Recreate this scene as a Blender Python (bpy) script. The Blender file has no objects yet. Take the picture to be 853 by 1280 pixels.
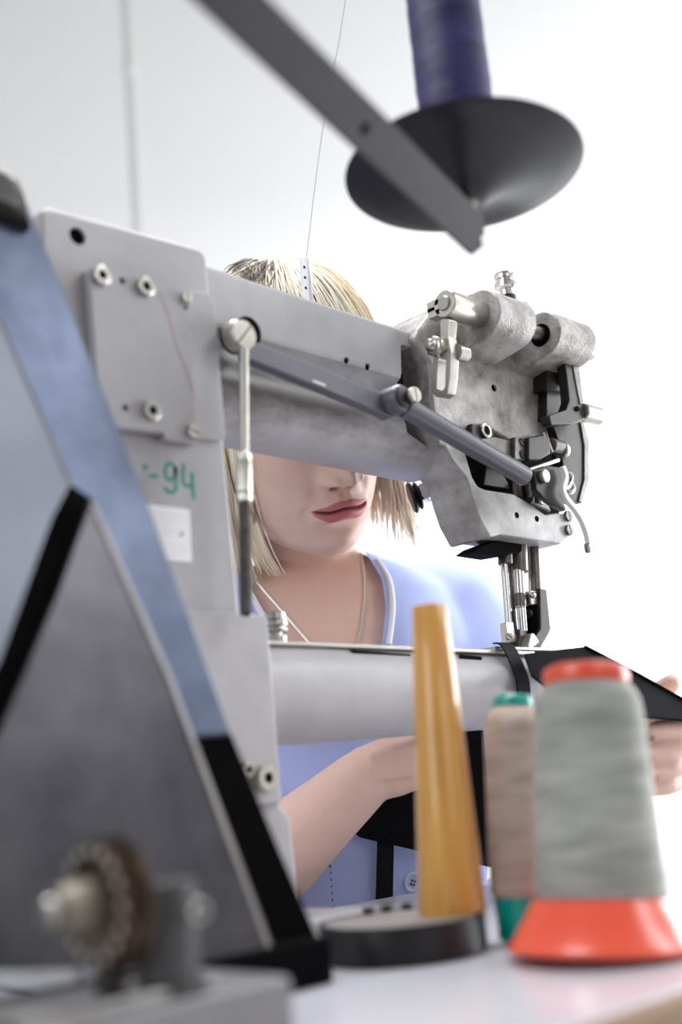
import bpy, bmesh, math, random
from mathutils import Vector as V, Matrix, noise
random.seed(7)
PI = math.pi
scene = bpy.context.scene
# ------------------------------------------------------------------ camera, world, lights, exposure
FPX = 1500.0
CAM_Z = 0.87
XM = V((1574, 200, FPX)).normalized()                  # the machine's arm direction, in camera axes (x right, y down, z forward)
DM = V((.088, 1, -(1574*.088+200)/FPX)).normalized()   # straight down, in camera axes
ZM = -DM
YM = ZM.cross(XM)
C0 = V((0, 0, CAM_Z))
def c2w(v): return V((XM.dot(v), YM.dot(v), ZM.dot(v)))
cam_d = bpy.data.cameras.new('camera'); cam = bpy.data.objects.new('camera', cam_d)
scene.collection.objects.link(cam); scene.camera = cam
cam_d.sensor_fit = 'VERTICAL'; cam_d.sensor_height = 36.0; cam_d.sensor_width = 24.0
cam_d.lens = FPX*36/1280
cam_d.clip_start = .02
r_, u_, b_ = c2w(V((1,0,0))), c2w(V((0,-1,0))), c2w(V((0,0,-1)))
cam.matrix_world = Matrix(((r_.x,u_.x,b_.x,0),(r_.y,u_.y,b_.y,0),(r_.z,u_.z,b_.z,CAM_Z),(0,0,0,1)))
cam_d.dof.use_dof = True; cam_d.dof.focus_distance = 1.075; cam_d.dof.aperture_fstop = 2.8
w = bpy.data.worlds.new('world'); scene.world = w; w.use_nodes = True
bg = w.node_tree.nodes['Background']; bg.inputs[0].default_value = (1,.985,.97,1); bg.inputs[1].default_value = .24
FWD = V((b_.x,b_.y,0)).normalized()*-1; RGT = V((r_.x,r_.y,0)).normalized()
def area(name, loc, target, size, power, col=(1,1,1), size_y=None):
    l = bpy.data.lights.new(name, 'AREA'); o = bpy.data.objects.new(name, l); scene.collection.objects.link(o)
    l.shape = 'RECTANGLE'; l.size = size; l.size_y = size_y or size; l.energy = power; l.color = col
    o.location = loc; o.rotation_euler = (V(target)-V(loc)).to_track_quat('-Z','Y').to_euler(); return o
# daylight: a tall window to the right that washes the back wall, a window behind the camera on the left, a ceiling lamp; the high light is an added one
area('window_light_right', FWD*2.3+RGT*2.55+V((0,0,1.15)), FWD*3.3+RGT*.35+V((0,0,1.1)), 1.3, 118, (.95,.975,1), 2.0)
area('added_high_light', FWD*.7+RGT*2.7+V((0,0,3.25)), FWD*.7+V((0,0,.9)), 2.2, 46, (.95,.975,1), .7)  # added unseen source, placed for the sheen on the upper guard
area('window_light_left', -FWD*1.0-RGT*1.9+V((0,0,1.9)), FWD*.8+V((0,0,1.0)), 1.6, 26, (.9,.95,1), 1.4)
area('window_light_behind', -FWD*1.6+RGT*1.6+V((0,0,1.7)), FWD*1.0+V((0,0,1.0)), 1.6, 9, (1,.98,.95), 1.2)
area('ceiling_light', FWD*1.2+V((0,0,2.62)), FWD*1.2+V((0,0,0)), 1.3, 34, (.97,.98,1), .6)
scene.view_settings.view_transform = 'Standard'; scene.view_settings.look = 'None'
scene.view_settings.gamma = 1; scene.view_settings.use_curve_mapping = False
scene.view_settings.exposure = 0.2

# ------------------------------------------------------------------ pixel -> place helpers (the photograph is 853 x 1280)
def ray(px, py): return c2w(V(((px-426.5)/FPX, (py-640)/FPX, 1)))
def Yp(px, py, y): r = ray(px,py); return C0 + r*(y/r.y)
def Xp(px, py, x): r = ray(px,py); return C0 + r*(x/r.x)
def Zp(px, py, z): r = ray(px,py); return C0 + r*((z-CAM_Z)/r.z)
def Dp(px, py, d): return C0 + ray(px,py)*d
def Pp(px, py, p0, n): r = ray(px,py); return C0 + r*((p0-C0).dot(n)/r.dot(n))
def Ys(pts, y): return [Yp(a,b,y) for a,b in pts]

# ------------------------------------------------------------------ materials
def mat(name, col, rough=.5, metal=0, noise_amt=0, noise_scale=40, bump=0, bump_scale=200, col2=None, spec=.5, coat=0, sss=0, stretch=None):
    m = bpy.data.materials.new(name); m.use_nodes = True
    nt = m.node_tree; b = nt.nodes['Principled BSDF']
    b.inputs['Base Color'].default_value = (*col,1); b.inputs['Roughness'].default_value = rough
    b.inputs['Metallic'].default_value = metal; b.inputs['Specular IOR Level'].default_value = spec
    b.inputs['Coat Weight'].default_value = coat
    if sss:
        b.inputs['Subsurface Weight'].default_value = sss; b.inputs['Subsurface Radius'].default_value = (.012,.005,.003); b.inputs['Subsurface Scale'].default_value = .5
    tc = nt.nodes.new('ShaderNodeTexCoord'); mp = nt.nodes.new('ShaderNodeMapping')
    nt.links.new(tc.outputs['Object'], mp.inputs[0])
    if stretch: mp.inputs['Scale'].default_value = stretch
    if noise_amt:
        n = nt.nodes.new('ShaderNodeTexNoise'); n.inputs['Scale'].default_value = noise_scale; n.inputs['Detail'].default_value = 6
        n.inputs['Roughness'].default_value = .65
        nt.links.new(mp.outputs[0], n.inputs['Vector'])
        mr = nt.nodes.new('ShaderNodeMapRange'); mr.inputs[1].default_value = .35; mr.inputs[2].default_value = .7; mr.inputs[4].default_value = noise_amt
        nt.links.new(n.outputs['Fac'], mr.inputs[0])
        mx = nt.nodes.new('ShaderNodeMix'); mx.data_type = 'RGBA'
        mx.inputs[6].default_value = (*col,1); mx.inputs[7].default_value = (*(col2 or tuple(c*.5 for c in col)),1)
        nt.links.new(mr.outputs[0], mx.inputs[0]); nt.links.new(mx.outputs[2], b.inputs['Base Color'])
    if bump:
        n2 = nt.nodes.new('ShaderNodeTexNoise'); n2.inputs['Scale'].default_value = bump_scale; n2.inputs['Detail'].default_value = 3
        nt.links.new(mp.outputs[0], n2.inputs['Vector'])
        bp = nt.nodes.new('ShaderNodeBump'); bp.inputs['Strength'].default_value = bump; bp.inputs['Distance'].default_value = .001
        nt.links.new(n2.outputs['Fac'], bp.inputs['Height']); nt.links.new(bp.outputs[0], b.inputs['Normal'])
    return m
def thread_mat(name, col, col2, pitch, tone=.6):
    """wound thread: fine ridges round the spool, and bands of tone where the layers cross"""
    m = mat(name, col, .55, bump=0, spec=.4)
    nt = m.node_tree; b = nt.nodes['Principled BSDF']
    tc = nt.nodes.new('ShaderNodeTexCoord')
    wv = nt.nodes.new('ShaderNodeTexWave'); wv.bands_direction = 'Z'; wv.inputs['Scale'].default_value = pitch; wv.inputs['Distortion'].default_value = .6
    nt.links.new(tc.outputs['Object'], wv.inputs['Vector'])
    bp = nt.nodes.new('ShaderNodeBump'); bp.inputs['Strength'].default_value = .5; bp.inputs['Distance'].default_value = .0006
    nt.links.new(wv.outputs['Fac'], bp.inputs['Height']); nt.links.new(bp.outputs[0], b.inputs['Normal'])
    mp = nt.nodes.new('ShaderNodeMapping'); mp.inputs['Scale'].default_value = (25,25,130); nt.links.new(tc.outputs['Object'], mp.inputs[0])
    n = nt.nodes.new('ShaderNodeTexNoise'); n.inputs['Scale'].default_value = 1; n.inputs['Detail'].default_value = 4; nt.links.new(mp.outputs[0], n.inputs['Vector'])
    mr = nt.nodes.new('ShaderNodeMapRange'); mr.inputs[1].default_value = .35; mr.inputs[2].default_value = .65; mr.inputs[4].default_value = tone
    nt.links.new(n.outputs['Fac'], mr.inputs[0])
    mx = nt.nodes.new('ShaderNodeMix'); mx.data_type = 'RGBA'; mx.inputs[6].default_value = (*col,1); mx.inputs[7].default_value = (*col2,1)
    nt.links.new(mr.outputs[0], mx.inputs[0]); nt.links.new(mx.outputs[2], b.inputs['Base Color'])
    return m
M = dict(
    paint=mat('grey machine enamel', (.45,.44,.465), .42, 0, .45, 30, .12, 350, (.33,.315,.315)),
    paint_worn=mat('worn grey enamel', (.36,.35,.365), .38, .25, .9, 28, .15, 300, (.17,.145,.13), stretch=(1,2,2)),
    cast=mat('rough cast iron', (.52,.505,.49), .46, .2, .95, 38, .6, 560, (.13,.105,.09)),
    cast_smooth=mat('smooth cast iron', (.50,.495,.495), .46, .15, .7, 40, .2, 320, (.19,.165,.15)),
    chrome=mat('chromed steel', (.66,.65,.63), .18, 1),
    nickel=mat('nickel plated steel', (.56,.54,.49), .34, .9, .4, 60, .1, 200, (.36,.33,.28)),
    steel=mat('plain steel', (.48,.47,.46), .35, 1, .6, 80, .1, 300, (.25,.22,.2)),
    oiled=mat('oily worked steel', (.20,.185,.17), .36, .8, .7, 90, .15, 300, (.07,.06,.055)),
    dark_steel=mat('dark oiled steel', (.038,.034,.032), .40, .5, .6, 70, .1, 300, (.012,.010,.009)),
    blued=mat('blue-grey link steel', (.135,.135,.155), .38, .5, .3, 60, .06, 300, (.12,.12,.14)),
    black=mat('black parts and painted shade', (.002,.002,.0025), .8, spec=.04),  # for black parts, and for shade painted into holes and cavities
    blue_steel=mat('blue-grey sheet steel', (.135,.165,.245), .34, .5, 1.0, 11, .05, 300, (.04,.053,.095)),
    grey_sheet=mat('dark grey sheet steel', (.105,.10,.112), .34, .85, 1.0, 10, .05, 300, (.035,.035,.044)),
    pale_sheet=mat('pale grey sheet steel', (.17,.183,.225), .4, .4, .5, 9, .05, 300, (.13,.14,.175)),
    bare_edge=mat('bare steel edge', (.36,.335,.33), .42, .5),
    bar=mat('dark grey steel bar', (.055,.053,.061), .6, .1, .5, 12, .05, 300, (.036,.035,.041), spec=.2),
    disc=mat('black anodised dish', (.012,.012,.016), .36, .2, .3, 20, .03, 300, (.018,.018,.022)),
    black_plastic=mat('black plastic', (.010,.009,.012), .45, 0, bump=.05, spec=.3),
    leather=mat('black leather', (.006,.006,.008), .8, 0, .3, 80, .5, 900, (.010,.010,.013), spec=.07),
    webbing=mat('black webbing', (.006,.006,.008), .75, 0, bump=.4, bump_scale=1500, spec=.2),
    wood=mat('varnished orange wood', (.74,.385,.085), .28, 0, .8, 22, .05, 100, (.45,.19,.04), coat=.4, stretch=(4,4,.25)),
    red=mat('orange-red plastic', (.86,.105,.055), .3, 0, coat=.2),
    teal=mat('teal plastic', (.0,.33,.28), .3, 0, coat=.2),
    beige_top=mat('pale grey felt top', (.33,.30,.285), .6, 0, .6, 40, .1, 200, (.2,.18,.17)),
    table=mat('white laminate', (.66,.66,.72), .22, 0, .25, 6, .02, 400, (.60,.60,.66)),
    edge_wood=mat('brown wood edge', (.36,.22,.12), .5, 0, .6, 30, .1, 200, (.25,.14,.07), stretch=(.3,4,4)),
    wall=mat('white wall paint', (.86,.86,.86), .9, 0, .2, 3, .1, 120, (.83,.83,.83), spec=.1),
    floor=mat('grey linoleum', (.20,.195,.19), .5, 0, .5, 5, .05, 200, (.16,.155,.15)),
    conduit=mat('pale grey conduit', (.68,.67,.66), .8),
    lever_steel=mat('bright lever steel', (.82,.82,.84), .4, 0),
    grey_base=mat('pale grey cast base', (.26,.25,.255), .45, .3, .5, 30, .1, 200, (.18,.175,.18)),
    label=mat('white printed sticker', (.88,.88,.9), .45),
    print=mat('faint grey print', (.70,.70,.72), .6),
    green=mat('green marker paint', (.02,.27,.17), .6, 0, .5, 300, 0, 1, (.07,.38,.27)),
    chalk=mat('orange chalk', (.66,.43,.38), .8),
    white_plastic=mat('white plastic', (.82,.82,.86), .35),
    skin=mat('fair skin', (.81,.56,.465), .45, 0, .40, 60, .5, 1100, (.74,.475,.385), sss=.12, spec=.35),
    shirt=mat('light blue cotton', (.46,.54,.89), .85, 0, .25, 90, .35, 1400, (.41,.49,.84), spec=.15),
    trim=mat('white cotton piping', (.88,.88,.93), .8, bump=.3, bump_scale=900, spec=.2),
    button=mat('pale blue button', (.50,.56,.80), .3),
    thread_dark=mat('dark stitching', (.04,.04,.07), .8),
    silver=mat('silver chain', (.80,.76,.70), .35, .55),
    hair=mat('blonde hair', (.80,.66,.46), .42, 0, .8, 60, 0, 1, (.58,.43,.25), spec=.5, stretch=(1,1,.2)),
    hair_pale=mat('pale blonde hair', (.93,.88,.79), .4, 0, .6, 60, 0, 1, (.82,.73,.58), spec=.5, stretch=(1,1,.2)),
    hair_root=mat('dark brown hair roots', (.10,.08,.065), .5),
    trousers=mat('dark blue trousers', (.05,.06,.1), .9),
    brown_metal=mat('brown oily brass', (.10,.065,.045), .3, .8, .5, 60, .1, 200, (.04,.028,.02)),
    winder_grey=mat('dark grey cast winder', (.075,.073,.075), .45, .3, .4, 40, .1, 200, (.045,.044,.045)),
    beige_metal=mat('dull beige brass', (.22,.195,.16), .42, .7),
    green_felt=mat('dark green felt', (.0,.14,.09), .9),
    white_thread=mat('white thread', (.80,.80,.85), .7),
    grey_thread=mat('fine grey thread', (.42,.42,.47), .7),
    seat=mat('black seat vinyl', (.02,.02,.022), .5),
    eye=mat('eye white', (.8,.78,.76), .2), iris=mat('iris', (.12,.2,.28), .2),
    dark_room=mat('dark cupboard', (.16,.15,.15), .6),
)
# the arm's enamel is darkened by height: the hollow's shade painted in, with brown staining
M['arm_paint'] = mat('arm enamel with stain and painted shade', (.45,.44,.465), .40, 0, .45, 30, .12, 350, (.30,.285,.285))
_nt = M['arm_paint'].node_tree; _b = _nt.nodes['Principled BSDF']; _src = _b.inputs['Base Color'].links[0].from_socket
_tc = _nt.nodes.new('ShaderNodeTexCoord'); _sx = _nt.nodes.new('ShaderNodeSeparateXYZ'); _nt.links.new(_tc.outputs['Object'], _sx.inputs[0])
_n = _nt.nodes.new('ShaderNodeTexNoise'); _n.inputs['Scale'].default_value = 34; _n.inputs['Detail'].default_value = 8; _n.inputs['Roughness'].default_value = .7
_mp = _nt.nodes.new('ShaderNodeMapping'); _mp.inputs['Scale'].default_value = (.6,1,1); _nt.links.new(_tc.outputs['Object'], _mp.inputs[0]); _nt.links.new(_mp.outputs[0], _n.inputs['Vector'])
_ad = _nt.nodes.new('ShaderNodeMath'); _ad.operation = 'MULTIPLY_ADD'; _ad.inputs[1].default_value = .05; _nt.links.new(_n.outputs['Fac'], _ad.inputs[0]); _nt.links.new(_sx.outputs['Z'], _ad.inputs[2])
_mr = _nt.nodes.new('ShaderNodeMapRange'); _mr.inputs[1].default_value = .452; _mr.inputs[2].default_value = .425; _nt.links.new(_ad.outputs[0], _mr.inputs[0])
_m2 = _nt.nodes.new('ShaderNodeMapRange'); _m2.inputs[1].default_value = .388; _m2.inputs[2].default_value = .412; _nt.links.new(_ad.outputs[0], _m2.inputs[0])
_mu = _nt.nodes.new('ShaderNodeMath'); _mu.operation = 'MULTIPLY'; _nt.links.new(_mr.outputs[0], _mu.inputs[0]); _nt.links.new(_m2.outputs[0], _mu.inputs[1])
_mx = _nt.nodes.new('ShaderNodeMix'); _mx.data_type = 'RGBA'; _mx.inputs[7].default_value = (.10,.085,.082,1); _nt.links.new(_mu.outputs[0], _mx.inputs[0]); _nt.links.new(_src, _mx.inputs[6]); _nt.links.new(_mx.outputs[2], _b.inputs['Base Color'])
M['th_blue'] = thread_mat('violet-blue thread', (.045,.037,.16), (.013,.010,.058), 420, .9)
M['th_grey'] = thread_mat('grey-green thread', (.47,.48,.44), (.27,.28,.25), 420, .9)
M['th_beige'] = thread_mat('beige thread', (.56,.46,.39), (.36,.275,.23), 420, .8)

# ------------------------------------------------------------------ mesh builder
def frame(axis, hint=None):
    a = V(axis).normalized(); h = V(hint) if hint else (V((0,0,1)) if abs(a.z) < .9 else V((1,0,0)))
    u = (h - a*h.dot(a)).normalized(); return a, u, a.cross(u)
class MB:
    def __init__(s): s.bm = bmesh.new(); s.mi = 0
    def face(s, vs):
        try:
            f = s.bm.faces.new(vs); f.material_index = s.mi; return f
        except ValueError: return None
    def ring(s, pts): return [s.bm.verts.new(p) for p in pts]
    def loft(s, rings, cap=True, closed=True):
        R = [s.ring(r) for r in rings]; n = len(R[0])
        for a, b in zip(R, R[1:]):
            for i in range(n if closed else n-1):
                s.face((a[i], a[(i+1)%n], b[(i+1)%n], b[i]))
        if cap and closed:
            s.face(R[0][::-1]); s.face(R[-1])
        return s
    def plate(s, pts, vec):
        vec = V(vec); return s.loft([pts, [p+vec for p in pts]])
    def box(s, c, size, ax=None):
        c = V(c); x, y, z = ax or (V((1,0,0)),V((0,1,0)),V((0,0,1)))
        hx, hy, hz = size[0]/2, size[1]/2, size[2]/2
        q = [c-x*hx-y*hy-z*hz, c+x*hx-y*hy-z*hz, c+x*hx+y*hy-z*hz, c-x*hx+y*hy-z*hz]
        return s.plate(q, z*2*hz)
    def bar(s, a, b, wd, th, up=(0,0,1)):
        a, b = V(a), V(b); d = (b-a); L = d.length; d.normalize(); u = V(up); u = (u-d*u.dot(d)).normalized()
        return s.box((a+b)/2, (L, th, wd), (d, u.cross(d), u))
    def lathe(s, base, axis, prof, n=32, hint=None, cap=True):
        a, u, v = frame(axis, hint); base = V(base)
        rings = [[base+a*h+(u*math.cos(2*PI*i/n)+v*math.sin(2*PI*i/n))*max(r,1e-5) for i in range(n)] for r, h in prof]
        return s.loft(rings, cap)
    def cyl(s, p0, p1, r, r1=None, n=28, ch=0):
        p0, p1 = V(p0), V(p1); L = (p1-p0).length; r1 = r if r1 is None else r1
        pr = [(r-ch,0),(r,ch),(r1,L-ch),(r1-ch,L)] if ch else [(r,0),(r1,L)]
        return s.lathe(p0, p1-p0, pr, n)
    def tube(s, pts, r, n=8, closed=False, rs=None, flat=None):
        pts = [V(p) for p in pts]; N = len(pts); rings = []
        u = None
        for i, p in enumerate(pts):
            a = pts[(i-1)%N if closed else max(i-1,0)]; b = pts[(i+1)%N if closed else min(i+1,N-1)]
            d = (b-a).normalized()
            if u is None: d, u, v = frame(d)
            else:
                u = (u-d*u.dot(d)).normalized(); v = d.cross(u)
            rr = rs[i] if rs else r
            rings.append([p+(u*math.cos(2*PI*k/n)+v*math.sin(2*PI*k/n))*rr for k in range(n)])
        if closed: rings.append(rings[0]); return s.loft(rings, False)
        return s.loft(rings)
    def ribbon(s, pts, wd, nrm, th):
        """flat strip of width wd along pts, lying on a surface with normal nrm"""
        pts = [V(p) for p in pts]; nrm = V(nrm).normalized(); N = len(pts); rings = []
        for i, p in enumerate(pts):
            d = (pts[min(i+1,N-1)]-pts[max(i-1,0)]).normalized(); sd = d.cross(nrm).normalized()*wd/2
            rings.append([p-sd, p+sd, p+sd+nrm*th, p-sd+nrm*th])
        return s.loft(rings)
    def sphere(s, c, r, n=16, sc=(1,1,1), rot=None):
        mtx = Matrix.Translation(c) @ (rot.to_4x4() if rot else Matrix()) @ Matrix.Diagonal((*sc,1))
        bmesh.ops.create_uvsphere(s.bm, u_segments=n, v_segments=max(6,n//2), radius=r, matrix=mtx)
        return s
    def build(s, name, m, parent=None, bevel=0, seg=2, smooth=True, angle=35, loc=None):
        bmesh.ops.recalc_face_normals(s.bm, faces=s.bm.faces)
        for e in s.bm.edges:
            e.smooth = not (len(e.link_faces) == 2 and e.calc_face_angle(0) > math.radians(angle)) if smooth else False
        me = bpy.data.meshes.new(name); s.bm.to_mesh(me); s.bm.free()
        me.polygons.foreach_set('use_smooth', [smooth]*len(me.polygons))
        for mm in (m if isinstance(m,(list,tuple)) else [m]): me.materials.append(mm)
        o = bpy.data.objects.new(name, me); scene.collection.objects.link(o)
        off = V((0,0,0))
        if parent is not None:
            o.parent = parent; off = WORLD[parent.name]; WORLD[o.name] = off
        else:
            off = V(loc) if loc is not None else V((0,0,0)); o.location = off; WORLD[o.name] = off
        me.transform(Matrix.Translation(-off))
        if bevel:
            md = o.modifiers.new('bevel','BEVEL'); md.width = bevel; md.segments = seg; md.limit_method = 'ANGLE'; md.angle_limit = math.radians(40)
            md.harden_normals = True
        return o
WORLD = {}
def thing(name, loc, label, cat, group=None):
    o = bpy.data.objects.new(name, None); scene.collection.objects.link(o); o.location = loc; o.empty_display_size = .05
    WORLD[o.name] = V(loc); return tag(o, label, cat, group)
def tag(o, label, cat, group=None):
    o['label'] = label; o['category'] = cat
    if group: o['group'] = group
    return o
def structure(o): o['kind'] = 'structure'; return o
def rounded(pts, r, n=6):
    """round the corners of a flat polygon; r one radius or one per corner"""
    out = []; N = len(pts)
    for i, p in enumerate(pts):
        rr = r[i] if isinstance(r,(list,tuple)) else r
        if rr <= 0: out.append(p); continue
        a = pts[i-1]-p; b = pts[(i+1)%N]-p; la, lb = a.length, b.length; a.normalize(); b.normalize()
        ang = a.angle(b)
        if ang > 3.10: out.append(p); continue
        t = min(rr/math.tan(ang/2), la*.48, lb*.48); rr = t*math.tan(ang/2)
        c = p+(a+b).normalized()*(rr/math.sin(ang/2)); s = p+a*t-c; e = p+b*t-c; w_ = s.angle(e)
        for k in range(n+1):
            q = k/n; out.append(c+(s*math.sin((1-q)*w_)+e*math.sin(q*w_))/math.sin(w_))
    return out
def cut(o, *builders):
    """cut real holes into a mesh"""
    for mb in builders:
        c = mb.build('cutter', M['black'], None, smooth=False)
        md = o.modifiers.new('cut','BOOLEAN'); md.operation = 'DIFFERENCE'; md.solver = 'EXACT'; md.object = c
        dg = bpy.context.evaluated_depsgraph_get(); dg.update()
        me = bpy.data.meshes.new_from_object(o.evaluated_get(dg)); o.modifiers.clear(); old = o.data; o.data = me; me.name = old.name
        bpy.data.meshes.remove(old); bpy.data.objects.remove(c)
        for p in o.data.polygons: p.use_smooth = False
def smooth_by_angle(o, deg=35):
    bm = bmesh.new(); bm.from_mesh(o.data)
    for e in bm.edges: e.smooth = not (len(e.link_faces) == 2 and e.calc_face_angle(0) > math.radians(deg))
    for f in bm.faces: f.smooth = True
    bm.to_mesh(o.data); bm.free()
    wn_ = o.modifiers.new('normals','WEIGHTED_NORMAL'); wn_.weight = 100; wn_.keep_sharp = True
X, Y, Z = V((1,0,0)), V((0,1,0)), V((0,0,1))
def slot_screw(c, axis, r, h, m, parent, name='screw', ang=.6, wd=.22):
    """slotted head: full disc below, two half discs with the slot between them above"""
    a, u, v = frame(axis); c = V(c); mb = MB()
    mb.lathe(c, a, [(r*.94,0),(r,h*.15),(r,h*.55)], 28)
    du = u*math.cos(ang)+v*math.sin(ang); dv = a.cross(du); g = wd*r
    for sgn in (1,-1):
        t0 = math.asin(g/2/r); arc = [t0+(PI-2*t0)*k/14 for k in range(15)]
        lo = [c+a*h*.55+(du*math.cos(t)+dv*sgn*math.sin(t))*r for t in arc]
        top = [c+a*h+(du*math.cos(t)*.93+dv*sgn*max(math.sin(t)*.93, g/2/r))*r for t in arc]
        mb.loft([lo, top])
    o = mb.build(name, m, parent, angle=30)
    sb = MB(); sb.box(c+a*(h*.55+.00015), (2*r*.97, g*.98, .0003), (du, dv, a)); sb.build('slot', M['black'], o, smooth=False)
    return o
def socket_screw(c, axis, r, h, m, parent, name='socket_screw', hole=.48):
    a, u, v = frame(axis); c = V(c); mb = MB()
    mb.lathe(c, a, [(r*.96,0),(r,h*.1),(r,h*.85),(r*.9,h),(r*hole,h),(r*hole*.98,h*.3)], 24, cap=False)
    o = mb.build(name, m, parent, angle=30)
    hb = MB(); hb.lathe(c, a, [(r*hole*.99,h*.28),(r*hole*.99,h*.32)], 6); hb.build('socket', M['black'], o, smooth=False)
    return o
# ------------------------------------------------------------------ the room
def slab(name, pts, vec, m): return structure(MB().plate([V(p) for p in pts], vec).build(name, m, smooth=False))
def fr(f, r, z): return FWD*f+RGT*r+V((0,0,z))
slab('floor', [fr(-2.5,-3,0),fr(3.4,-3,0),fr(3.4,3.2,0),fr(-2.5,3.2,0)], (0,0,-.1), M['floor'])
slab('wall_back', [fr(3.3,-3,0),fr(3.3,3.2,0),fr(3.3,3.2,3.4),fr(3.3,-3,3.4)], FWD*.1, M['wall'])
slab('wall_left', [fr(-2.5,-3,0),fr(3.3,-3,0),fr(3.3,-3,3.4),fr(-2.5,-3,3.4)], RGT*-.1, M['wall'])
structure(MB().box(fr(3.29,0,.05),(6,.02,.1),(RGT,FWD,Z)).build('baseboard_back', M['wall'], smooth=False))
slab('wall_right', [fr(-2.5,3.2,0),fr(3.3,3.2,0),fr(3.3,3.2,3.4),fr(-2.5,3.2,3.4)], RGT*.1, M['wall'])
# conduit running up the far wall
q = Dp(118,200,3.25); q = FWD*3.2985+RGT*(q.dot(RGT))
ct = thing('cable_conduit', (q.x,q.y,.0), 'thin pale cable conduit running up the far wall', 'conduit')
MB().box((q.x,q.y,1.75),(.022,.004,3.3),(RGT,FWD,Z)).build('channel', M['conduit'], ct, bevel=.001)
for k in range(4):
    MB().box(V((q.x,q.y,.5+.85*k))-FWD*.002,(.028,.008,.02),(RGT,FWD,Z)).build('clip', M['white_plastic'], ct, bevel=.003)

# ------------------------------------------------------------------ the work table
TT = .77
e0 = Zp(800,1262,TT)
ty0, ty1, tx0, tx1 = e0.y, .766, -.12, 1.30
tb = thing('work_table', (.6,(ty0+ty1)/2,0), 'white laminate work table with a brown wooden front edge under the machine', 'table')
MB().box(((tx0+tx1)/2,(ty0+.008+ty1)/2,TT-.0125),(tx1-tx0,ty1-ty0-.008,.025)).build('tabletop', M['table'], tb, bevel=.002)
MB().box(((tx0+tx1)/2,ty0+.004,TT-.014),(tx1-tx0,.008,.026)).build('edge_band', M['edge_wood'], tb, bevel=.002)
for x in (tx0+.06, tx1-.06):
    for y in (ty0+.07, ty1-.05):
        lg = MB().box((x,y,(TT-.026)/2+.004),(.04,.04,TT-.034)).build('leg', M['grey_sheet'], tb, bevel=.004)
        MB().cyl((x,y,0),(x,y,.012),.024).build('foot_pad', M['black_plastic'], lg)

# ------------------------------------------------------------------ the sewing machine
YC = .628
sm = thing('sewing_machine', (.50,.665,TT), 'grey cylinder arm sewing machine with its needle head at the right', 'sewing machine')
# column
col = [V((x,YC,z)) for x,z in ((.374,TT+.0005),(.374,1.2505),(.5095,1.2537),(.5185,.985),(.5185,TT+.0005))]
column = MB().plate(rounded(col,[0,.010,.009,0,0]), (0,.10,0)).build('column', M['paint'], sm, bevel=.0035, seg=3)
h = Yp(97,295,YC)
cut(column, MB().cyl(h-Y*.01, h+Y*.03, .0062))
smooth_by_angle(column)
hd = MB().cyl(h+Y*.0025, h+Y*.0029, .00618).build('hole_shade', M['black'], column)  # black disc near the mouth paints the shade of the hole
# thick cover plate and the thinner plate beside it
def px(pts, y): return [Yp(a,b,y) for a,b in pts]
yp = YC-.0095
thin = rounded(px([(196,352),(268,368),(283,552),(203,541)], YC-.0055), [.001,.006,.006,.001])
MB().plate(thin, (0,.005,0)).build('thin_cover_plate', M['paint'], sm, bevel=.001)
thick = rounded(px([(112,333),(205,354),(236,361),(246,556),(206,548),(205,541),(127,531)], yp), [.003,.001,.001,.001,.0005,.0005,.001])
cp = MB().plate(thick, (0,.009,0)).build('cover_plate', M['paint'], sm, bevel=.0012)
holes = [Yp(153,351,yp), Yp(157,510,yp)]
sl = [Yp(232,377,yp), Yp(234,388,yp)]
cut(cp, *[MB().cyl(h-Y*.004, h+Y*.006, .0024) for h in holes], MB().cyl(sl[1]-Y*.004, sl[1]+Y*.006, .0037))
smooth_by_angle(cp)
for h in holes: MB().cyl(h+Y*.0055, h+Y*.0062, .0023).build('hole_shade', M['black'], cp)
MB().cyl(sl[1]+Y*.0055, sl[1]+Y*.0062, .0036).build('hole_shade', M['black'], cp)
for p in ((126,345),(181,359),(189,514)): socket_screw(Yp(*p,yp-.001), -Y, .0066, .0026, M['nickel'], sm, hole=.5)
slot_screw(Yp(232,374,yp), -Y, .0042, .003, M['nickel'], sm, ang=0)
slot_screw(Yp(240,540,yp), -Y, .0052, .003, M['nickel'], sm, ang=1.2)
# orange chalk line
MB().ribbon([Yp(a,b,yp-.0001) for a,b in ((199,364),(205,378),(213,400),(219,425),(227,447),(236,470))]+[Yp(a,b,yp-.0001) for a,b in ((240,480),(247,505),(256,526))], .0007, -Y, .0002).build('chalk_line', M['chalk'], sm, smooth=False)
MB().ribbon([Yp(a,b,YC-.0001) for a,b in ((86,357),(95,347),(105,338))], .0009, -Y, .0002).build('chalk_line', M['chalk'], sm, smooth=False)
# marker writing on the column:  '-94
def stroke(pts, name='marker_stroke', wd=.0028):
    w_ = [Yp(160+a/7.755,560+b/7.755,YC) for a,b in pts]
    # resample with a Catmull-Rom so the brush strokes are rounded
    out = []
    for i in range(len(w_)-1):
        p0, p1, p2, p3 = w_[max(i-1,0)], w_[i], w_[i+1], w_[min(i+2,len(w_)-1)]
        for k in range(5):
            t = k/5; out.append(.5*((2*p1)+(p2-p0)*t+(2*p0-5*p1+4*p2-p3)*t*t+(3*p1-p0-3*p2+p3)*t**3))
    out.append(w_[-1])
    MB().ribbon([p-Y*.00005 for p in out], wd, -Y, .00015).build(name, M['green'], sm, smooth=False)
stroke([(160,160),(172,215)], wd=.0034); stroke([(168,335),(172,350)], wd=.0016)
stroke([(210,272),(290,272)])
stroke([(455,170),(405,150),(365,190),(365,270),(405,310),(455,270),(462,180)]); stroke([(462,180),(462,300),(466,390),(430,430),(390,420),(350,380)])
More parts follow.
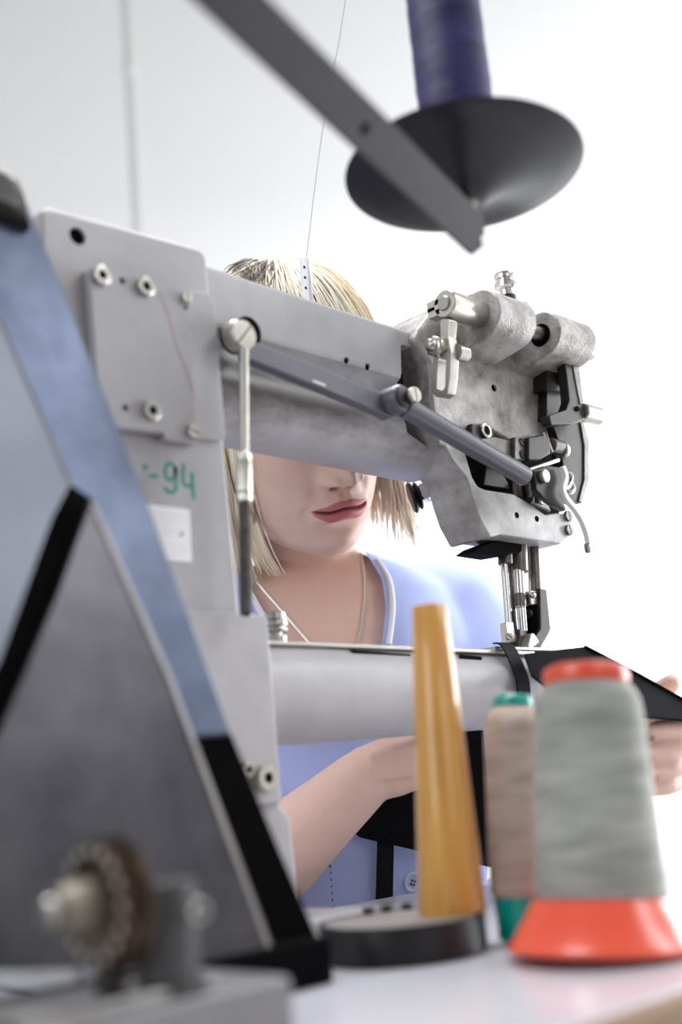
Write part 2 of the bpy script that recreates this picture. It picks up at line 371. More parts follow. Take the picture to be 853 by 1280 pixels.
stroke([(540,150),(535,250),(540,340),(590,370),(630,350)]); stroke([(622,240),(628,370),(640,500)])
# sticker
lb = MB().plate(rounded(px([(170,628),(237,637),(240,703),(174,697)], YC-.0002), .001), (0,-.0004,0)).build('sticker', M['label'], sm, smooth=False)
for k in range(9):
    a, b = (178, 640+k*6.3) ; L = (44,40,30,46,38,20,44,46,36)[k]
    if k in (4,5): L = min(L,30)
    MB().ribbon([Yp(a+12+k*.3,b+1,YC-.0006), Yp(a+12+L-6+k*.3,b+1+(L-6)*.12,YC-.0006)], .0006, -Y, .0001).build('print_line', M['print'], lb, smooth=False)
MB().cyl(Yp(227,668,YC-.0006), Yp(227,668,YC-.0006)-Y*.0006, .0013).build('rivet', M['steel'], lb)
# lower block, foot
yb = YC-.007
bl = [V((x,yb,z)) for x,z in ((.40,.86),(.40,Yp(235,760,yb).z),(Yp(335,768,yb).x,Yp(335,768,yb).z),(Yp(352,985,yb).x,.86))]
block = MB().plate(rounded(bl,[0,0,.003,.002]), (0,.10,0)).build('lower_block', M['paint'], sm, bevel=.002)
ft = px([(250,985),(350,985),(352,1008),(364,1022),(372,1100)], YC-.001)
ft = ft+[V((ft[-1].x+.006,YC-.001,TT+.0005)),V((ft[0].x-.01,YC-.001,TT+.0005))]
MB().plate(rounded(ft,.004), (0,.09,0)).build('column_foot', M['paint'], sm, bevel=.003)
MB().box((.47,.675,TT+.0095),(.22,.16,.018)).build('base_plate', M['paint'], sm, bevel=.004)
socket_screw(Yp(329,973,yb-.0005), -Y, .0088, .006, M['nickel'], sm, hole=.42)
socket_screw(Yp(308,962,yb-.0005), -Y, .0050, .004, M['nickel'], sm)
# thumb screw on top of the block, where the lower arm starts
tsb = Xp(346,803,.553); tsb = Yp(346,803,.655)
MB().lathe(tsb, Z, [(.0075,0),(.0075,.004),(.0045,.0045),(.0045,.007),(.0085,.0075),(.009,.009),(.0085,.0105),(.006,.011),(.0085,.0115),(.009,.0135),(.0085,.0155),(.006,.016),(.0078,.0165),(.0078,.021),(.006,.022)], 24).build('thumb_screw', M['steel'], sm)
# lower cylinder arm
CY, CZ = .665, .9368
prof = [(.0372,.535),(.0372,.60),(.0355,.70),(.0335,.80),(.0325,.858)]
cyl = MB().lathe((0,CY,CZ), X, [(r,x) for r,x in prof], 64, hint=Z).build('lower_arm', M['paint'], sm)
MB().lathe((0,CY,CZ), X, [(.0325,.8585),(.0325,.872),(.0318,.873),(.0318,.874),(.0325,.875),(.0325,.905),(.031,.9065)], 64, hint=Z).build('arm_end', M['steel'], sm)
for k in range(14):
    MB().lathe((0,CY,CZ), X, [(.0326,.876+k*.002),(.0331,.8763+k*.002),(.0331,.8773+k*.002),(.0326,.8776+k*.002)], 48, hint=Z, cap=False).build('rib', M['steel'], sm)
# throat plate rail along the top of the arm, its dark slot, and the needle plate
zt = CZ+.0330
rail = [V((x,CY-.024,z)) for x,z in ((.55,zt-.0006),(.55,zt+.0022),(.86,zt-.0018),(.86,zt-.0052))]
MB().plate(rail, (0,.05,0)).build('top_rail', M['nickel'], sm, bevel=.0008)
MB().plate([Yp(a,b,CY-.0245) for a,b in ((436,812),(500,817),(500,823),(444,819))], (0,-.0006,0)).build('rail_slot', M['black'], sm, smooth=False)
MB().plate([Yp(a,b,CY-.0245) for a,b in ((500,817),(513,818),(513,824),(500,823))], (0,-.0006,0)).build('rail_slot', M['black'], sm, smooth=False)
MB().plate([Yp(a,b,CY-.0245) for a,b in ((574,818),(602,821),(602,827),(574,826))], (0,-.0006,0)).build('rail_slot', M['black'], sm, smooth=False)
np_ = [Zp(a,b,CZ+.034) for a,b in ((578,819),(690,824),(700,818),(590,812))]
MB().box((.862,CY,zt+.0005),(.11,.046,.003)).build('needle_plate', M['steel'], sm, bevel=.0006)
MB().plate([Yp(a,b,CY-.028) for a,b in ((617,829),(637,831),(639,846),(622,844))], (0,.02,0)).build('plate_bracket', M['steel'], sm, bevel=.001)
for p in ((645,823),(662,829)): slot_screw(Yp(p[0],p[1],CY-.024), (-.2,-.2,1), .003, .0012, M['steel'], sm)
MB().box(Yp(582,817,CY-.012)+Z*.002, (.018,.008,.004)).build('plate_clip', M['dark_steel'], sm, bevel=.001)

# ---- upper arm: a swept profile, flat band above, hollow, round belly below
def arm_prof(x):
    t = (x-.505)/.26
    top = 1.2496-.0075*t
    bot = 1.1292-.006*t
    yf = .6400
    p = [(yf+.055,top),(yf+.004,top),(yf+.0012,top-.0012),(yf,top-.004),(yf,1.206-.006*t),(yf+.0015,1.202-.006*t),(yf+.008,1.197-.006*t),(yf+.0115,1.191-.006*t),(yf+.0105,1.184-.006*t)]
    cy, cz, r = .6745, (1.190+bot)/2-.003, .0325
    for k in range(15):
        a = math.radians(150+k*(270-150)/14); p.append((cy+r*math.cos(a), bot+r+r*math.sin(a)))
    for k in range(1,8):
        a = math.radians(270+k*80/7); p.append((cy+.008+r*math.cos(a), bot+r+r*math.sin(a)))
    p.append((yf+.072,top-.02)); p.append((yf+.066,top-.004))
    return [V((x,a,b)) for a,b in p]
xs = [.500+.0125*i for i in range(23)]
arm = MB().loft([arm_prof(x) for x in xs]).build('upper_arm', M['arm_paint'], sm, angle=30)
pock = rounded(px([(501,430),(537,441),(560,452),(556,566),(512,540),(503,500)], .640), .003)
cut(arm, MB().plate([p-Y*.01 for p in pock], (0,.035,0)), *[MB().cyl(Yp(a,b,.640)-Y*.01, Yp(a,b,.640)+Y*.02, .0026) for a,b in ((434,450),(460.5,458))])
smooth_by_angle(arm, 28)
MB().plate([p+Y*.0245 for p in pock], (0,.001,0)).build('pocket_back', M['dark_steel'], arm, smooth=False)
for a,b in ((434,450),(460.5,458)): MB().cyl(Yp(a,b,.640)+Y*.0020, Yp(a,b,.640)+Y*.0024, .00255).build('hole_shade', M['black'], arm)  # shallow black discs stand in for the dark inside the holes
# big slotted pivot screw with washers at the column end of the link
c = Yp(290,425,.640)
MB().cyl(c, c-Y*.020, .0115).build('pivot_bush', M['black'], sm)
c2 = Yp(297,421,.618)
MB().cyl(c2+Y*.004, c2-Y*.003, .0118, ch=.0006).build('pivot_washer', M['nickel'], sm)
slot_screw(Yp(301,420,.610)+Y*.0015, -Y, .0112, .006, M['nickel'], sm, ang=-.70, wd=.10)
# flat link and its round continuation
l0, l1 = Yp(318,434,.612), Yp(490,507,.612)
dl = (l1-l0).normalized()
nl = Y.cross(dl)
def linkp(y0):
    return [Yp(308,423,y0),Yp(400,458,y0),Yp(490,497,y0),Yp(492,522,y0),Yp(395,482,y0),Yp(308,447,y0)]
MB().plate(linkp(.612), (0,.010,0)).build('link_bar', M['blued'], sm, bevel=.0012)
MB().ribbon([Yp(391,476,.6119), Yp(407,482,.6119)], .0022, -Y, .0003).build('worn_spot', M['nickel'], sm, smooth=False)
pb = Yp(505,497,.600)
MB().lathe(pb+Y*.026, -Y, [(.0105,0),(.0118,.001),(.0118,.0235),(.0108,.025),(.0100,.026)], 36).build('pivot_boss', M['blued'], sm)
MB().lathe(pb+Y*.001, -Y, [(.0085,0),(.0085,.002),(.0072,.0025)], 28).build('pivot_collar', M['dark_steel'], sm)
slot_screw(Yp(517,494,.596)+Y*.002, -Y, .0066, .005, M['nickel'], sm, ang=.05, wd=.14)
r0, r1 = Yp(505,508,.606), Yp(657,596,.606)
MB().cyl(r0, r1, .0088, .0086, n=32, ch=.001).build('link_rod', M['blued'], sm)
# vertical lift rod, its turnbuckle and the spring sheath
def rodp(px_, py_): return Yp(px_,py_,.606)
MB().cyl(rodp(305,436), rodp(305.5,572), .0031).build('lift_rod', M['nickel'], sm)
MB().lathe(rodp(305,566), (rodp(305.5,634)-rodp(305,566)), [(.0042,0),(.0050,.001),(.0050,.0055),(.0044,.006),(.0052,.0065),(.0055,.0075),(.0055,.028),(.0050,.029),(.0046,.0295),(.0054,.030),(.0054,.0345),(.0045,.0355)], 8).build('turnbuckle', M['nickel'], sm, angle=20)
a0, a1 = rodp(306,630), rodp(308,768)
MB().cyl(a0, a1, .0030).build('cable', M['black'], sm)
pts = []; nt_ = 34; ax, uu, vv = frame(a1-a0)
for i in range(nt_*10+1):
    t = i/(nt_*10); an = 2*PI*nt_*t; pts.append(a0.lerp(a1,t)+(uu*math.cos(an)+vv*math.sin(an))*.0036)
MB().tube(pts, .0012, 5).build('spring_sheath', M['oiled'], sm)
# white thread guide standing on the back edge of the arm
gx = Yp(382,346,.69)
gp = rounded(px([(376,321),(387,322),(390,376),(379,373)], .69), .002)
tg = MB().plate(gp, (0,.0018,0)).build('thread_guide', M['white_plastic'], sm, bevel=.0004)
MB().plate(px([(386.5,323),(389,324),(392,377),(389.5,376)], .689), (0,.004,0)).build('guide_rib', M['white_plastic'], tg)
for p in ((380.5,334),(381.5,347),(382.5,360)): MB().cyl(Yp(*p,.69)-Y*.0002, Yp(*p,.69)+Y*.0015, .0013).build('eyelet', M['black'], tg)
# knob behind the arm
kb = Dp(528,618,1.11)
MB().lathe(kb, -RGT-Z*.25, [(.006,-.02),(.006,.002),(.012,.0025),(.0135,.004),(.012,.0055),(.008,.006),(.008,.007),(.0135,.0075),(.015,.0095),(.0135,.0115),(.007,.0125)], 28).build('tension_knob', M['black_plastic'], sm)
MB().lathe(kb+RGT*.004+Z*.001, -FWD-RGT*.3, [(.008,-.004),(.008,.009),(.006,.0115)], 20).build('knob_stud', M['chrome'], sm)
# ---- needle head
YH = .632
def plateY(name, pts, y, th, m, bev=.0015, rad=0, parent=None, seg=2):
    q = px(pts, y); q = rounded(q, rad) if rad else q
    return MB().plate(q, (0,th,0)).build(name, m, parent or sm, bevel=bev, seg=seg)
upper = [(518,424),(524,409),(536,393),(556,378),(585,367),(612,366),(640,380),(668,404),(688,420),(690,470),(687,545),(668,556),(648,558),(622,542),(604,531),(588,534),(575,548),(571,564),(548,556),(540,500),(538,452)]
hc = plateY('head_casting', upper, YH, .062, M['cast'], .004, [.006,.01,.012,.012,.012,.012,.012,.012,.01,.006,.012,.008,.012,.01,.01,.01,.008,.004,.004,.006,.006], seg=3)
ho = Yp(618,485,YH)
cut(hc, MB().cyl(ho-Y*.01, ho+Y*.02, .0036)); smooth_by_angle(hc, 32)
MB().cyl(ho+Y*.002, ho+Y*.0024, .00355).build('hole_shade', M['black'], hc)  # the hole's darkness as a black disc just inside
lower = [(556,556),(574,546),(582,565),(591,596),(598,608),(608,612),(642,617),(664,629),(682,643),(697,641),(714,642),(719,667),(702,680),(626,668),(613,672),(599,646),(591,622),(584,598),(566,576)]
plateY('lower_head_casting', lower, YH, .046, M['cast_smooth'], .003, [.002,.01,.02,.012,.01,.008,.012,.01,.006,.006,.002,.003,.004,.012,.004,.02,.02,.01,.004], seg=3)
# mounting holes and the two end screws of the lower casting
for p in ((646.5,644),(671.5,648.5)):
    MB().cyl(Yp(*p,YH-.0003), Yp(*p,YH)+Y*.004, .0028).build('bolt_hole', M['black'], sm)
for p in ((709,645.5),(710,663)): slot_screw(Yp(*p,YH), -Y, .0052, .0030, M['oiled'], sm, ang=.15)
# black sheet painting the shade inside the head
plateY('head_shade_sheet', [(560,530),(600,515),(700,530),(700,640),(690,655),(660,650),(585,630)], YH+.026, .02, M['black'], 0)
# lugs that carry the cross shaft
SY, SZ = .600, 1.2535
def lug(name, x0, x1, r, dz0, dz1):
    def prof(x):
        p = []
        for k in range(15):
            a = math.radians(80+k*(255-80)/14); p.append(V((x, SY+r*math.cos(a), SZ+r*math.sin(a))))
        p += [V((x,.66,SZ-r+dz0)), V((x,.66,SZ+r+dz1))]
        return p
    return MB().loft([prof(x0),prof(x0+(x1-x0)*.33),prof(x0+(x1-x0)*.66),prof(x1)]).build(name, M['cast'], sm, bevel=.0022, seg=3, angle=40)
xa0 = Yp(600,396,SY).x; xa1 = Yp(646,405,SY).x; xb0 = Yp(676,416,SY).x; xb1 = Yp(722,430,SY).x
lug('shaft_lug', xa0, xa1, .0225, -.010, .004); lug('shaft_lug', xb0, xb1, .0215, -.012, -.002)
xc = Yp(556,382,SY).x
MB().cyl((xc-.002,SY,SZ), (Yp(738,432,SY).x,SY,SZ), .0064, ch=.0008).build('cross_shaft', M['steel'], sm)
MB().lathe((xc,SY,SZ), X, [(.0112,0),(.0120,.001),(.0120,.012),(.0118,.013),(.0118,xa0+.006-xc),(.0112,xa0+.007-xc)], 36).build('shaft_sleeve', M['nickel'], sm)
MB().lathe((xb0-.0003,SY,SZ-.001), -X, [(.0105,0),(.0105,.0008)], 28).build('bearing_hole', M['black'], sm)
MB().lathe((xb1-.002,SY,SZ-.001), X, [(.0105,0),(.0105,Yp(737,434,SY).x-xb1),(.0085,Yp(737,434,SY).x-xb1+.0025)], 28).build('shaft_end', M['nickel'], sm)
# clamp ring with its slit, and the slotted lever hanging from it
MB().box((xc+.0055,SY+.0125,SZ+.0042),(.011,.014,.0062)).build('clamp_ear', M['nickel'], sm, bevel=.0008)
MB().box((xc+.0055,SY+.0125,SZ-.0046),(.011,.014,.0062)).build('clamp_ear', M['nickel'], sm, bevel=.0008)
MB().box((xc+.0055,SY+.0125,SZ),(.0105,.0138,.0024)).build('clamp_slit', M['black'], sm, smooth=False)
XL = xc+.001
def xp(pts): return [Xp(a,b,XL) for a,b in pts]
out = xp([(550,398),(551,425),(543,436),(540,470),(539,489),(545,496),(553,497),(560,491),(563,470),(565,440),(561,420),(563,398)])
inn = xp([(548,446),(546,486),(553,489),(557,484),(559,448)])
lv = MB().plate(rounded(out,.003), (.010,0,0)).build('slotted_lever', M['nickel'], sm, bevel=.0008)
cut(lv, MB().plate([p-X*.005 for p in rounded(inn,.0025)], (.025,0,0))); smooth_by_angle(lv, 32)
nc = Xp(549,434,XL)
MB().lathe(nc, -X, [(.0096,0),(.0096,.006),(.0080,.0075)], 6).build('lever_nut', M['nickel'], sm, angle=25)
MB().lathe(nc-X*.006, -X, [(.0052,0),(.0052,.006),(.0038,.008),(.0015,.0086)], 20).build('lever_stud', M['steel'], sm)
MB().lathe(Xp(571,441,XL+.010), X, [(.0078,-.002),(.0078,.010),(.006,.012),(.003,.0122),(.003,.016)], 24).build('lever_knob', M['steel'], sm)
# oil cap at the top of the head
oc = Yp(637,392,.66); oc.z = Yp(637,382,.66).z
MB().lathe(oc, V((-.02,.0,1)), [(.0085,-.004),(.0085,.009),(.0066,.0095),(.0066,.0155),(.0095,.016),(.0112,.018),(.0112,.022),(.0095,.024),(.0075,.0245),(.0075,.0265),(.0100,.027),(.0105,.029),(.0100,.0325),(.006,.0335)], 28).build('oil_cap', M['chrome'], sm)
MB().cyl(oc-Z*.006, oc+Z*.009, .0088).build('cap_base', M['dark_steel'], sm)
slot_screw(Yp(657,382,.65), Z, .004, .003, M['steel'], sm)
# right-hand bracket, pins, plates
plateY('clamp_block', [(684,462),(713,468),(713,491),(684,486)], .616, .03, M['dark_steel'], .001)
plateY('guide_block', [(684,488),(705,492),(706,528),(683,524)], .622, .03, M['dark_steel'], .001)
MB().lathe(Yp(702.5,474.5,.616), -Y, [(.0046,0),(.0062,0),(.0062,.002),(.0058,.0024),(.0046,.0024)], 24, cap=False).build('lock_ring', M['chrome'], sm)
plateY('swing_lever', [(704,436),(716,432),(722,440),(726,470),(729,502),(738,510),(734,524),(716,530),(689,531),(687,519),(708,512),(712,500),(709,470)], .600, .010, M['dark_steel'], .0012, .0025)
plateY('lever_face', [(713,436),(717,434),(723,445),(730,503),(726,506),(719,470)], .5990, .003, M['oiled'], .0008, .001)
pc = Yp(727,515,.604)
MB().cyl(pc, pc+X*.028, .0088, ch=.0012).build('lever_pin', M['nickel'], sm)
MB().cyl(Yp(722,511,.5995), Yp(722,511,.5995)-Y*.0008, .0026).build('pin_hole', M['black'], sm)
plateY('end_plate', [(690,528),(726,526),(729,545),(736,552),(736,600),(727,629),(703,624),(706,600),(702,560)], .624, .012, M['dark_steel'], .001, .002)
plateY('end_plate_edge', [(726,527),(730,527),(737,552),(737,601),(728,629),(724,626),(731,599),(731,556)], .6225, .012, M['oiled'], .0008, .001)
# cavity mechanism
plateY('bar_mount', [(590,529),(618,536),(618,563),(597,560),(590,548)], .627, .02, M['dark_steel'], .001)
MB().lathe(Yp(606.5,539,.627), -Y, [(.0042,0),(.0068,0),(.0068,.0022),(.0062,.0026),(.0042,.0026)], 24, cap=False).build('lock_ring', M['chrome'], sm)
plateY('needle_link', [(598,549),(620,546),(661,556),(660,577),(640,578),(600,566)], .622, .008, M['oiled'], .001)
plateY('link_clamp', [(644,546),(662,544),(662,576),(644,574)], .618, .012, M['oiled'], .001)
for p in ((653.5,552.5),(654,568)): slot_screw(Yp(*p,.618), -Y, .0042, .001, M['dark_steel'], sm, ang=1)
plateY('link_cover', [(661,546),(679,543),(688,552),(689,567),(676,575),(661,575)], .614, .016, M['dark_steel'], .0015, .002)
MB().cyl(Yp(688,557,.620), Yp(688,557,.620)+X*.016, .0072, ch=.001).build('link_roller', M['oiled'], sm)
MB().cyl(Yp(701,563,.620), Yp(701,563,.620)+X*.006, .0080, ch=.001).build('link_roller', M['nickel'], sm)
MB().cyl(Yp(681,541,.622), Yp(690,566,.618), .0022).build('link_pin', M['nickel'], sm)
MB().cyl(Yp(661,588,.612), Yp(698,575,.612), .0020).build('guide_wire', M['nickel'], sm)
plateY('lower_guide', [(608,583),(628,590),(640,612),(605,606)], .640, .01, M['dark_steel'], .001)
MB().cyl(Yp(646,622,.640), Yp(644,604,.640), .005).build('guide_post', M['oiled'], sm)
MB().cyl(Yp(668,632,.634), Yp(665,606,.634), .0085).build('needle_bar_head', M['oiled'], sm)
plateY('bar_bracket', [(670,612),(682,618),(690,640),(664,628)], .628, .012, M['oiled'], .0015)
# thread take-up lever: a dark plate with a bright sickle edge that drops out to the right
plateY('take_up_plate', [(668,588),(686,582),(700,584),(704,600),(700,617),(710,640),(694,632),(680,622),(671,612)], .606, .006, M['dark_steel'], .001, .002)
MB().cyl(Yp(678,596,.606), Yp(678,596,.606)-Y*.005, .0062, ch=.001).build('take_up_pin', M['nickel'], sm)
tk = [Yp(a,b,.603) for a,b in ((700,584),(704,597),(701,612),(705,624),(715,636),(724,650),(731,668),(735,688))]
def cr(w_, n=6):
    out = []
    for i in range(len(w_)-1):
        p0,p1,p2,p3 = w_[max(i-1,0)],w_[i],w_[i+1],w_[min(i+2,len(w_)-1)]
        for k in range(n):
            t = k/n; out.append(.5*((2*p1)+(p2-p0)*t+(2*p0-5*p1+4*p2-p3)*t*t+(3*p1-p0-3*p2+p3)*t**3))
    return out+[w_[-1]]
tkc = cr(tk)
MB().ribbon(tkc, .0050, -Y, .005).build('take_up_lever', M['lever_steel'], sm, bevel=.0006)
MB().cyl(Yp(734,680,.600), Yp(736,690,.602), .0030, ch=.0006).build('take_up_eyelet', M['steel'], sm)
for pts in ([(709,590),(715,594),(713,606),(707,611)], [(713,601),(718,610),(714,616),(709,612)]):
    MB().tube(cr([Yp(a,b,.612) for a,b in pts]), .0016, 8).build('thread_hook', M['chrome'], sm)
# needle bars, presser bar and feet
def bar2(name, a, b, y, r, m, n=24): return MB().cyl(Yp(*a,y), Yp(*b,y), r, n=n, ch=.0005).build(name, m, sm)
plateY('bar_guard', [(600,683),(624,674),(664,677),(652,690),(622,695),(590,690)], .650, .02, M['black'], .001)
MB().cyl(Yp(631,668,.660), Yp(632.5,706,.660), .0068, ch=.0005).build('bar_housing', M['oiled'], sm)
MB().cyl(Yp(648,668,.657), Yp(649.5,715,.657), .0082, ch=.0005).build('bar_housing', M['oiled'], sm)
plateY('housing_web', [(632,668),(648,668),(648,704),(636,704)], .656, .008, M['dark_steel'], .001)
bar2('needle_bar', (630.5,704), (637,784), .660, .0034, M['chrome'])
bar2('needle_bar', (637,706), (643,775), .664, .0022, M['oiled'])
plateY('needle_clamp', [(632.5,778),(643,777),(646,803),(635,804)], .656, .007, M['nickel'], .001)
bar2('needle_clamp_pin', (641,764), (645,792), .657, .0022, M['dark_steel'])
slot_screw(Yp(635.5,796,.656), (-.4,-1,0), .0032, .003, M['nickel'], sm, ang=.9)
MB().cyl(Yp(640,800,.662), Yp(640,819,.662), .0011).build('needle', M['dark_steel'], sm)
bar2('presser_bar', (648,712), (651,760), .656, .0052, M['chrome'])
bar2('presser_bar_collar', (650,742), (651,759), .656, .0056, M['oiled'])
bar2('foot_shank', (652,758), (654.5,790), .656, .0042, M['chrome'])
plateY('presser_foot', [(650,786),(659,786),(660,793),(655.5,812),(648,812),(651,796)], .653, .008, M['oiled'], .001)
plateY('foot_sole', [(624,814),(644,809),(656,811),(657,821),(640,821),(628,818)], .648, .018, M['oiled'], .0012)
bar2('outer_bar', (667,668), (671,752), .654, .0052, M['oiled'])
bar2('outer_bar', (661,672), (665.5,750), .657, .0026, M['chrome'])
plateY('outer_bar_clamp', [(663,738),(673,738),(674,756),(664.5,756)], .649, .010, M['nickel'], .0012)
MB().sphere(Yp(666.5,744,.6465), .0030, 14).build('clamp_screw', M['chrome'], sm)
plateY('foot_holder', [(666,756),(675,756),(678,800),(672,802),(666,792)], .650, .010, M['black'], .0008)
plateY('edge_guide', [(675,735),(684,737),(689,786),(687,792),(674,814),(663,812),(662,806),(676,786)], .646, .008, M['dark_steel'], .0012)
plateY('guide_toe', [(664,792),(668,791),(675,802),(671,806),(662,812),(661,806)], .644, .010, M['nickel'], .001)
MB().cyl(Yp(660,767,.654), Yp(667,768,.654), .0040).build('holder_knob', M['dark_steel'], sm)
# ------------------------------------------------------------------ sloping sheet-steel guard in front of the column, at the left
gt, gb = Dp(15,250,.72), Dp(300,1200,.60)
gn = X.cross(gb-gt).normalized()
if gn.y > 0: gn = -gn                                   # faces the camera side
def G(pts, lift=0): return [Pp(a,b,gt+gn*lift,gn) for a,b in pts]
gd = thing('machine_guard', (gb.x-.06, gb.y+.01, TT), 'blue-grey sheet steel guard with triangular plates, sloping at the far left', 'guard')
MB().plate(G([(-260,150),(-40,196),(0,206),(20,226),(34,252),(110,438),(187,633),(291,918),(247,921),(200,925),(-260,925)], 0), -gn*.006).build('back_plate', M['blue_steel'], gd, bevel=.0018)
# black sheet standing in for the deep shadow below the back plate
lowb = G([(200,925),(247,921),(290,917),(350,1062),(418,1218)], -.002)
lowl = [Pp(300,1150,gt-gn*.002,gn)]
p_ = lowb[-1]; p2_ = lowb[0]
bl_ = V((p2_.x-.03, 0, 0))
MB().plate(lowb+G([(200,1222)], -.002), -gn*.006).build('lower_plate', M['black'], gd, bevel=.001)
# upper-left and lower triangular plates standing proud, each with a bare chamfered edge
def proud(name, pts, lift, m, edges, wd=.0045):
    o = MB().plate(G(pts, lift), -gn*(lift-.0005)).build(name, m, gd, bevel=.0008)
    q = G(pts, lift)
    for i in edges:
        a, b = q[i], q[(i+1)%len(q)]
        d = (b-a).normalized(); cen = sum(q, V())/len(q); n_ = gn.cross(d)
        if n_.dot(cen-a) < 0: n_ = -n_
        MB().loft([[a+gn*.0004, a+n_*wd*.15+gn*.0008, a-n_*wd-gn*(lift*.8), a-gn*(lift*.8)], [b+gn*.0004, b+n_*wd*.15+gn*.0008, b-n_*wd-gn*(lift*.8), b-gn*(lift*.8)]]).build('chamfer', M['bare_edge'], o)
    return o
proud('upper_plate', [(0,395),(89,603),(66,646),(0,825),(-240,1300),(-240,395-560)], .006, M['pale_sheet'], [0])
proud('lower_plate', [(113,628),(205,835),(338,1192),(330,1206),(-300,1215),(0,915),(72,742)], .007, M['grey_sheet'], [0,1], .008)
MB().plate(G([(86,604),(116,624),(78,740),(0,915),(-280,1300),(-280,1200),(0,822),(66,644)], .0012), -gn*.001).build('seam', M['black'], gd, smooth=False)
# curved dark handle plate at the top of the guard
hk = [(-60,205),(-20,214),(4,222),(19,238),(27,258),(33,292),(0,278),(-60,262)]
rings = []
cen = G([(-20,250)])[0]
for k in range(7):
    t = k/6*PI/2
    rings.append([cen+(p-cen)*(.55+.45*math.cos(t))+gn*(.001+.012*math.sin(t)) for p in G(hk,.0)])
MB().loft(rings).build('hub_cap', M['dark_steel'], gd, angle=70)
# foot of the guard on the table
fa, fb = Pp(-200,1215,gt,gn), Pp(415,1215,gt,gn)
MB().plate([V((fa.x,fb.y-.012,TT+.0005)),V((fb.x-.01,fb.y-.012,TT+.0005)),V((fb.x-.01,fb.y+.012,TT+.0005)),V((fa.x,fb.y+.012,TT+.0005))], Z*.022).build('foot_rail', M['black'], gd, bevel=.001)

# ------------------------------------------------------------------ out-of-focus bobbin winder at the lower left
wd_ = .47
wb = Dp(120,1240,wd_)
wn = thing('bobbin_winder', (wb.x,wb.y,TT), 'blurred bobbin winder with a brown wheel, hub bolt and steel post, bottom left corner', 'bobbin winder')
pz = Dp(222,1243,.48).z
MB().box((wb.x-.02,wb.y+.012,(TT+.0005+pz)/2),(.20,.075,pz-TT-.0005)).build('base_plate', M['grey_base'], wn, bevel=.003)
MB().box((wb.x-.0,wb.y-.005,pz+.002),(.09,.03,.004)).build('slide_bar', M['steel'], wn, bevel=.001)
wc = Dp(128,1130,wd_)
wh = MB().lathe(wc-X*.004, X, [(.018,0),(.0235,.001),(.0252,.003),(.0235,.0055),(.0185,.006),(.0185,.008),(.0235,.0085),(.0257,.0105),(.0235,.013),(.015,.014)], 48).build('wheel', M['brown_metal'], wn)
for k in range(16):
    a = 2*PI*k/16; MB().cyl(wc-X*.0043+V((0,math.cos(a),math.sin(a)))*.0205, wc-X*.0055+V((0,math.cos(a),math.sin(a)))*.0205, .0018, n=10).build('stud', M['nickel'], wh)
MB().lathe(wc-X*.004, -X, [(.0105,0),(.0105,.009),(.0095,.010),(.0090,.016),(.0080,.017)], 32).build('hub', M['beige_metal'], wn)
slot_screw(wc-X*.021, -X, .0055, .005, M['steel'], wn, ang=.4)
MB().bar(wc+X*.008-Z*.001, V((wc.x+.008,wc.y+.01,pz+.002)), .012, .006, up=X).build('wheel_bracket', M['dark_steel'], wn, bevel=.001)
pp = Dp(212,1243,.485)
MB().lathe((pp.x,pp.y,pz-.0), Z, [(.0128,0),(.0128,Dp(220,1102,.485).z-pz-.001),(.0118,Dp(220,1102,.485).z-pz)], 32).build('post', M['winder_grey'], wn)
socket_screw(Dp(245,1138,.475), (-FWD+RGT*.7), .0045, .004, M['chrome'], wn)
MB().cyl(V((pp.x,pp.y,pz)), V((pp.x,pp.y,pz+.004)), .017, ch=.001).build('post_flange', M['winder_grey'], wn)
# green felt pad under it, in the very corner
gp_ = Zp(-10,1272,TT)
tag(MB().plate(rounded([Zp(-160,1250,TT)+Z*.0006,Zp(46,1262,TT)+Z*.0006,Zp(40,1320,TT)+Z*.0006,Zp(-160,1330,TT)+Z*.0006],.004), Z*.003).build('felt_pad', M['green_felt'], None, loc=gp_), 'small dark green felt pad in the bottom left corner of the table', 'pad')

# ------------------------------------------------------------------ round black dish with a wooden cone on it
dc = Zp(506,1194,TT); dc.z = TT+.0005
DH = .0205
dish = thing('round_tray', dc, 'round black tray with a pale grey top, under the wooden cone', 'tray')
MB().lathe(dc, Z, [(.0465,0),(.0485,.001),(.0485,DH-.001),(.0478,DH),(.0455,DH),(.0455,DH-.002)], 64).build('rim', M['black_plastic'], dish)
MB().lathe(dc+Z*(DH-.0022), Z, [(.0454,0),(.0454,.0017)], 64).build('top', M['beige_top'], dish)
for a, rr in ((2.05,.041),(1.75,.0425),(1.45,.043),(1.2,.042)):
    d_ = RGT*math.cos(a)+FWD*math.sin(a)
    MB().cyl(dc+d_*rr+Z*(DH-.0006), dc+d_*rr+Z*(DH+.0035), .0035, n=16, ch=.0006).build('clip', M['dark_steel'], dish)
wcn = Zp(566,1141,TT+DH); wcn.z = TT+DH-.0001
wdep = (wcn-C0).dot(FWD)
wt = Yp(537,757,wcn.y)
H_ = wt.z-wcn.z; ax_ = (wt-wcn).normalized(); H_ = (wt-wcn).length
s_ = ray(566,1141).length*0+ (wcn-C0).dot(c2w(V((0,0,1))))/FPX
cone = MB()
rb_, rt_ = 43*s_, 23.5*s_
cone.lathe(wcn, Z, [(rb_,0)], 48) if False else None
rings = []
for r, h in ((rb_*.985,0),(rb_,.0012),(rb_*.72+rt_*.28,H_*.28),(rb_*.42+rt_*.58,H_*.58),(rt_,H_-.0012),(rt_*.93,H_)):
    rings.append([wcn+V((ax_.x*h/1,ax_.y*h,ax_.z*h))*1.0+V((math.cos(2*PI*k/48)*r,math.sin(2*PI*k/48)*r,0)) for k in range(48)])
wc_o = MB().loft(rings).build('wooden_cone', M['wood'], None, loc=wcn)
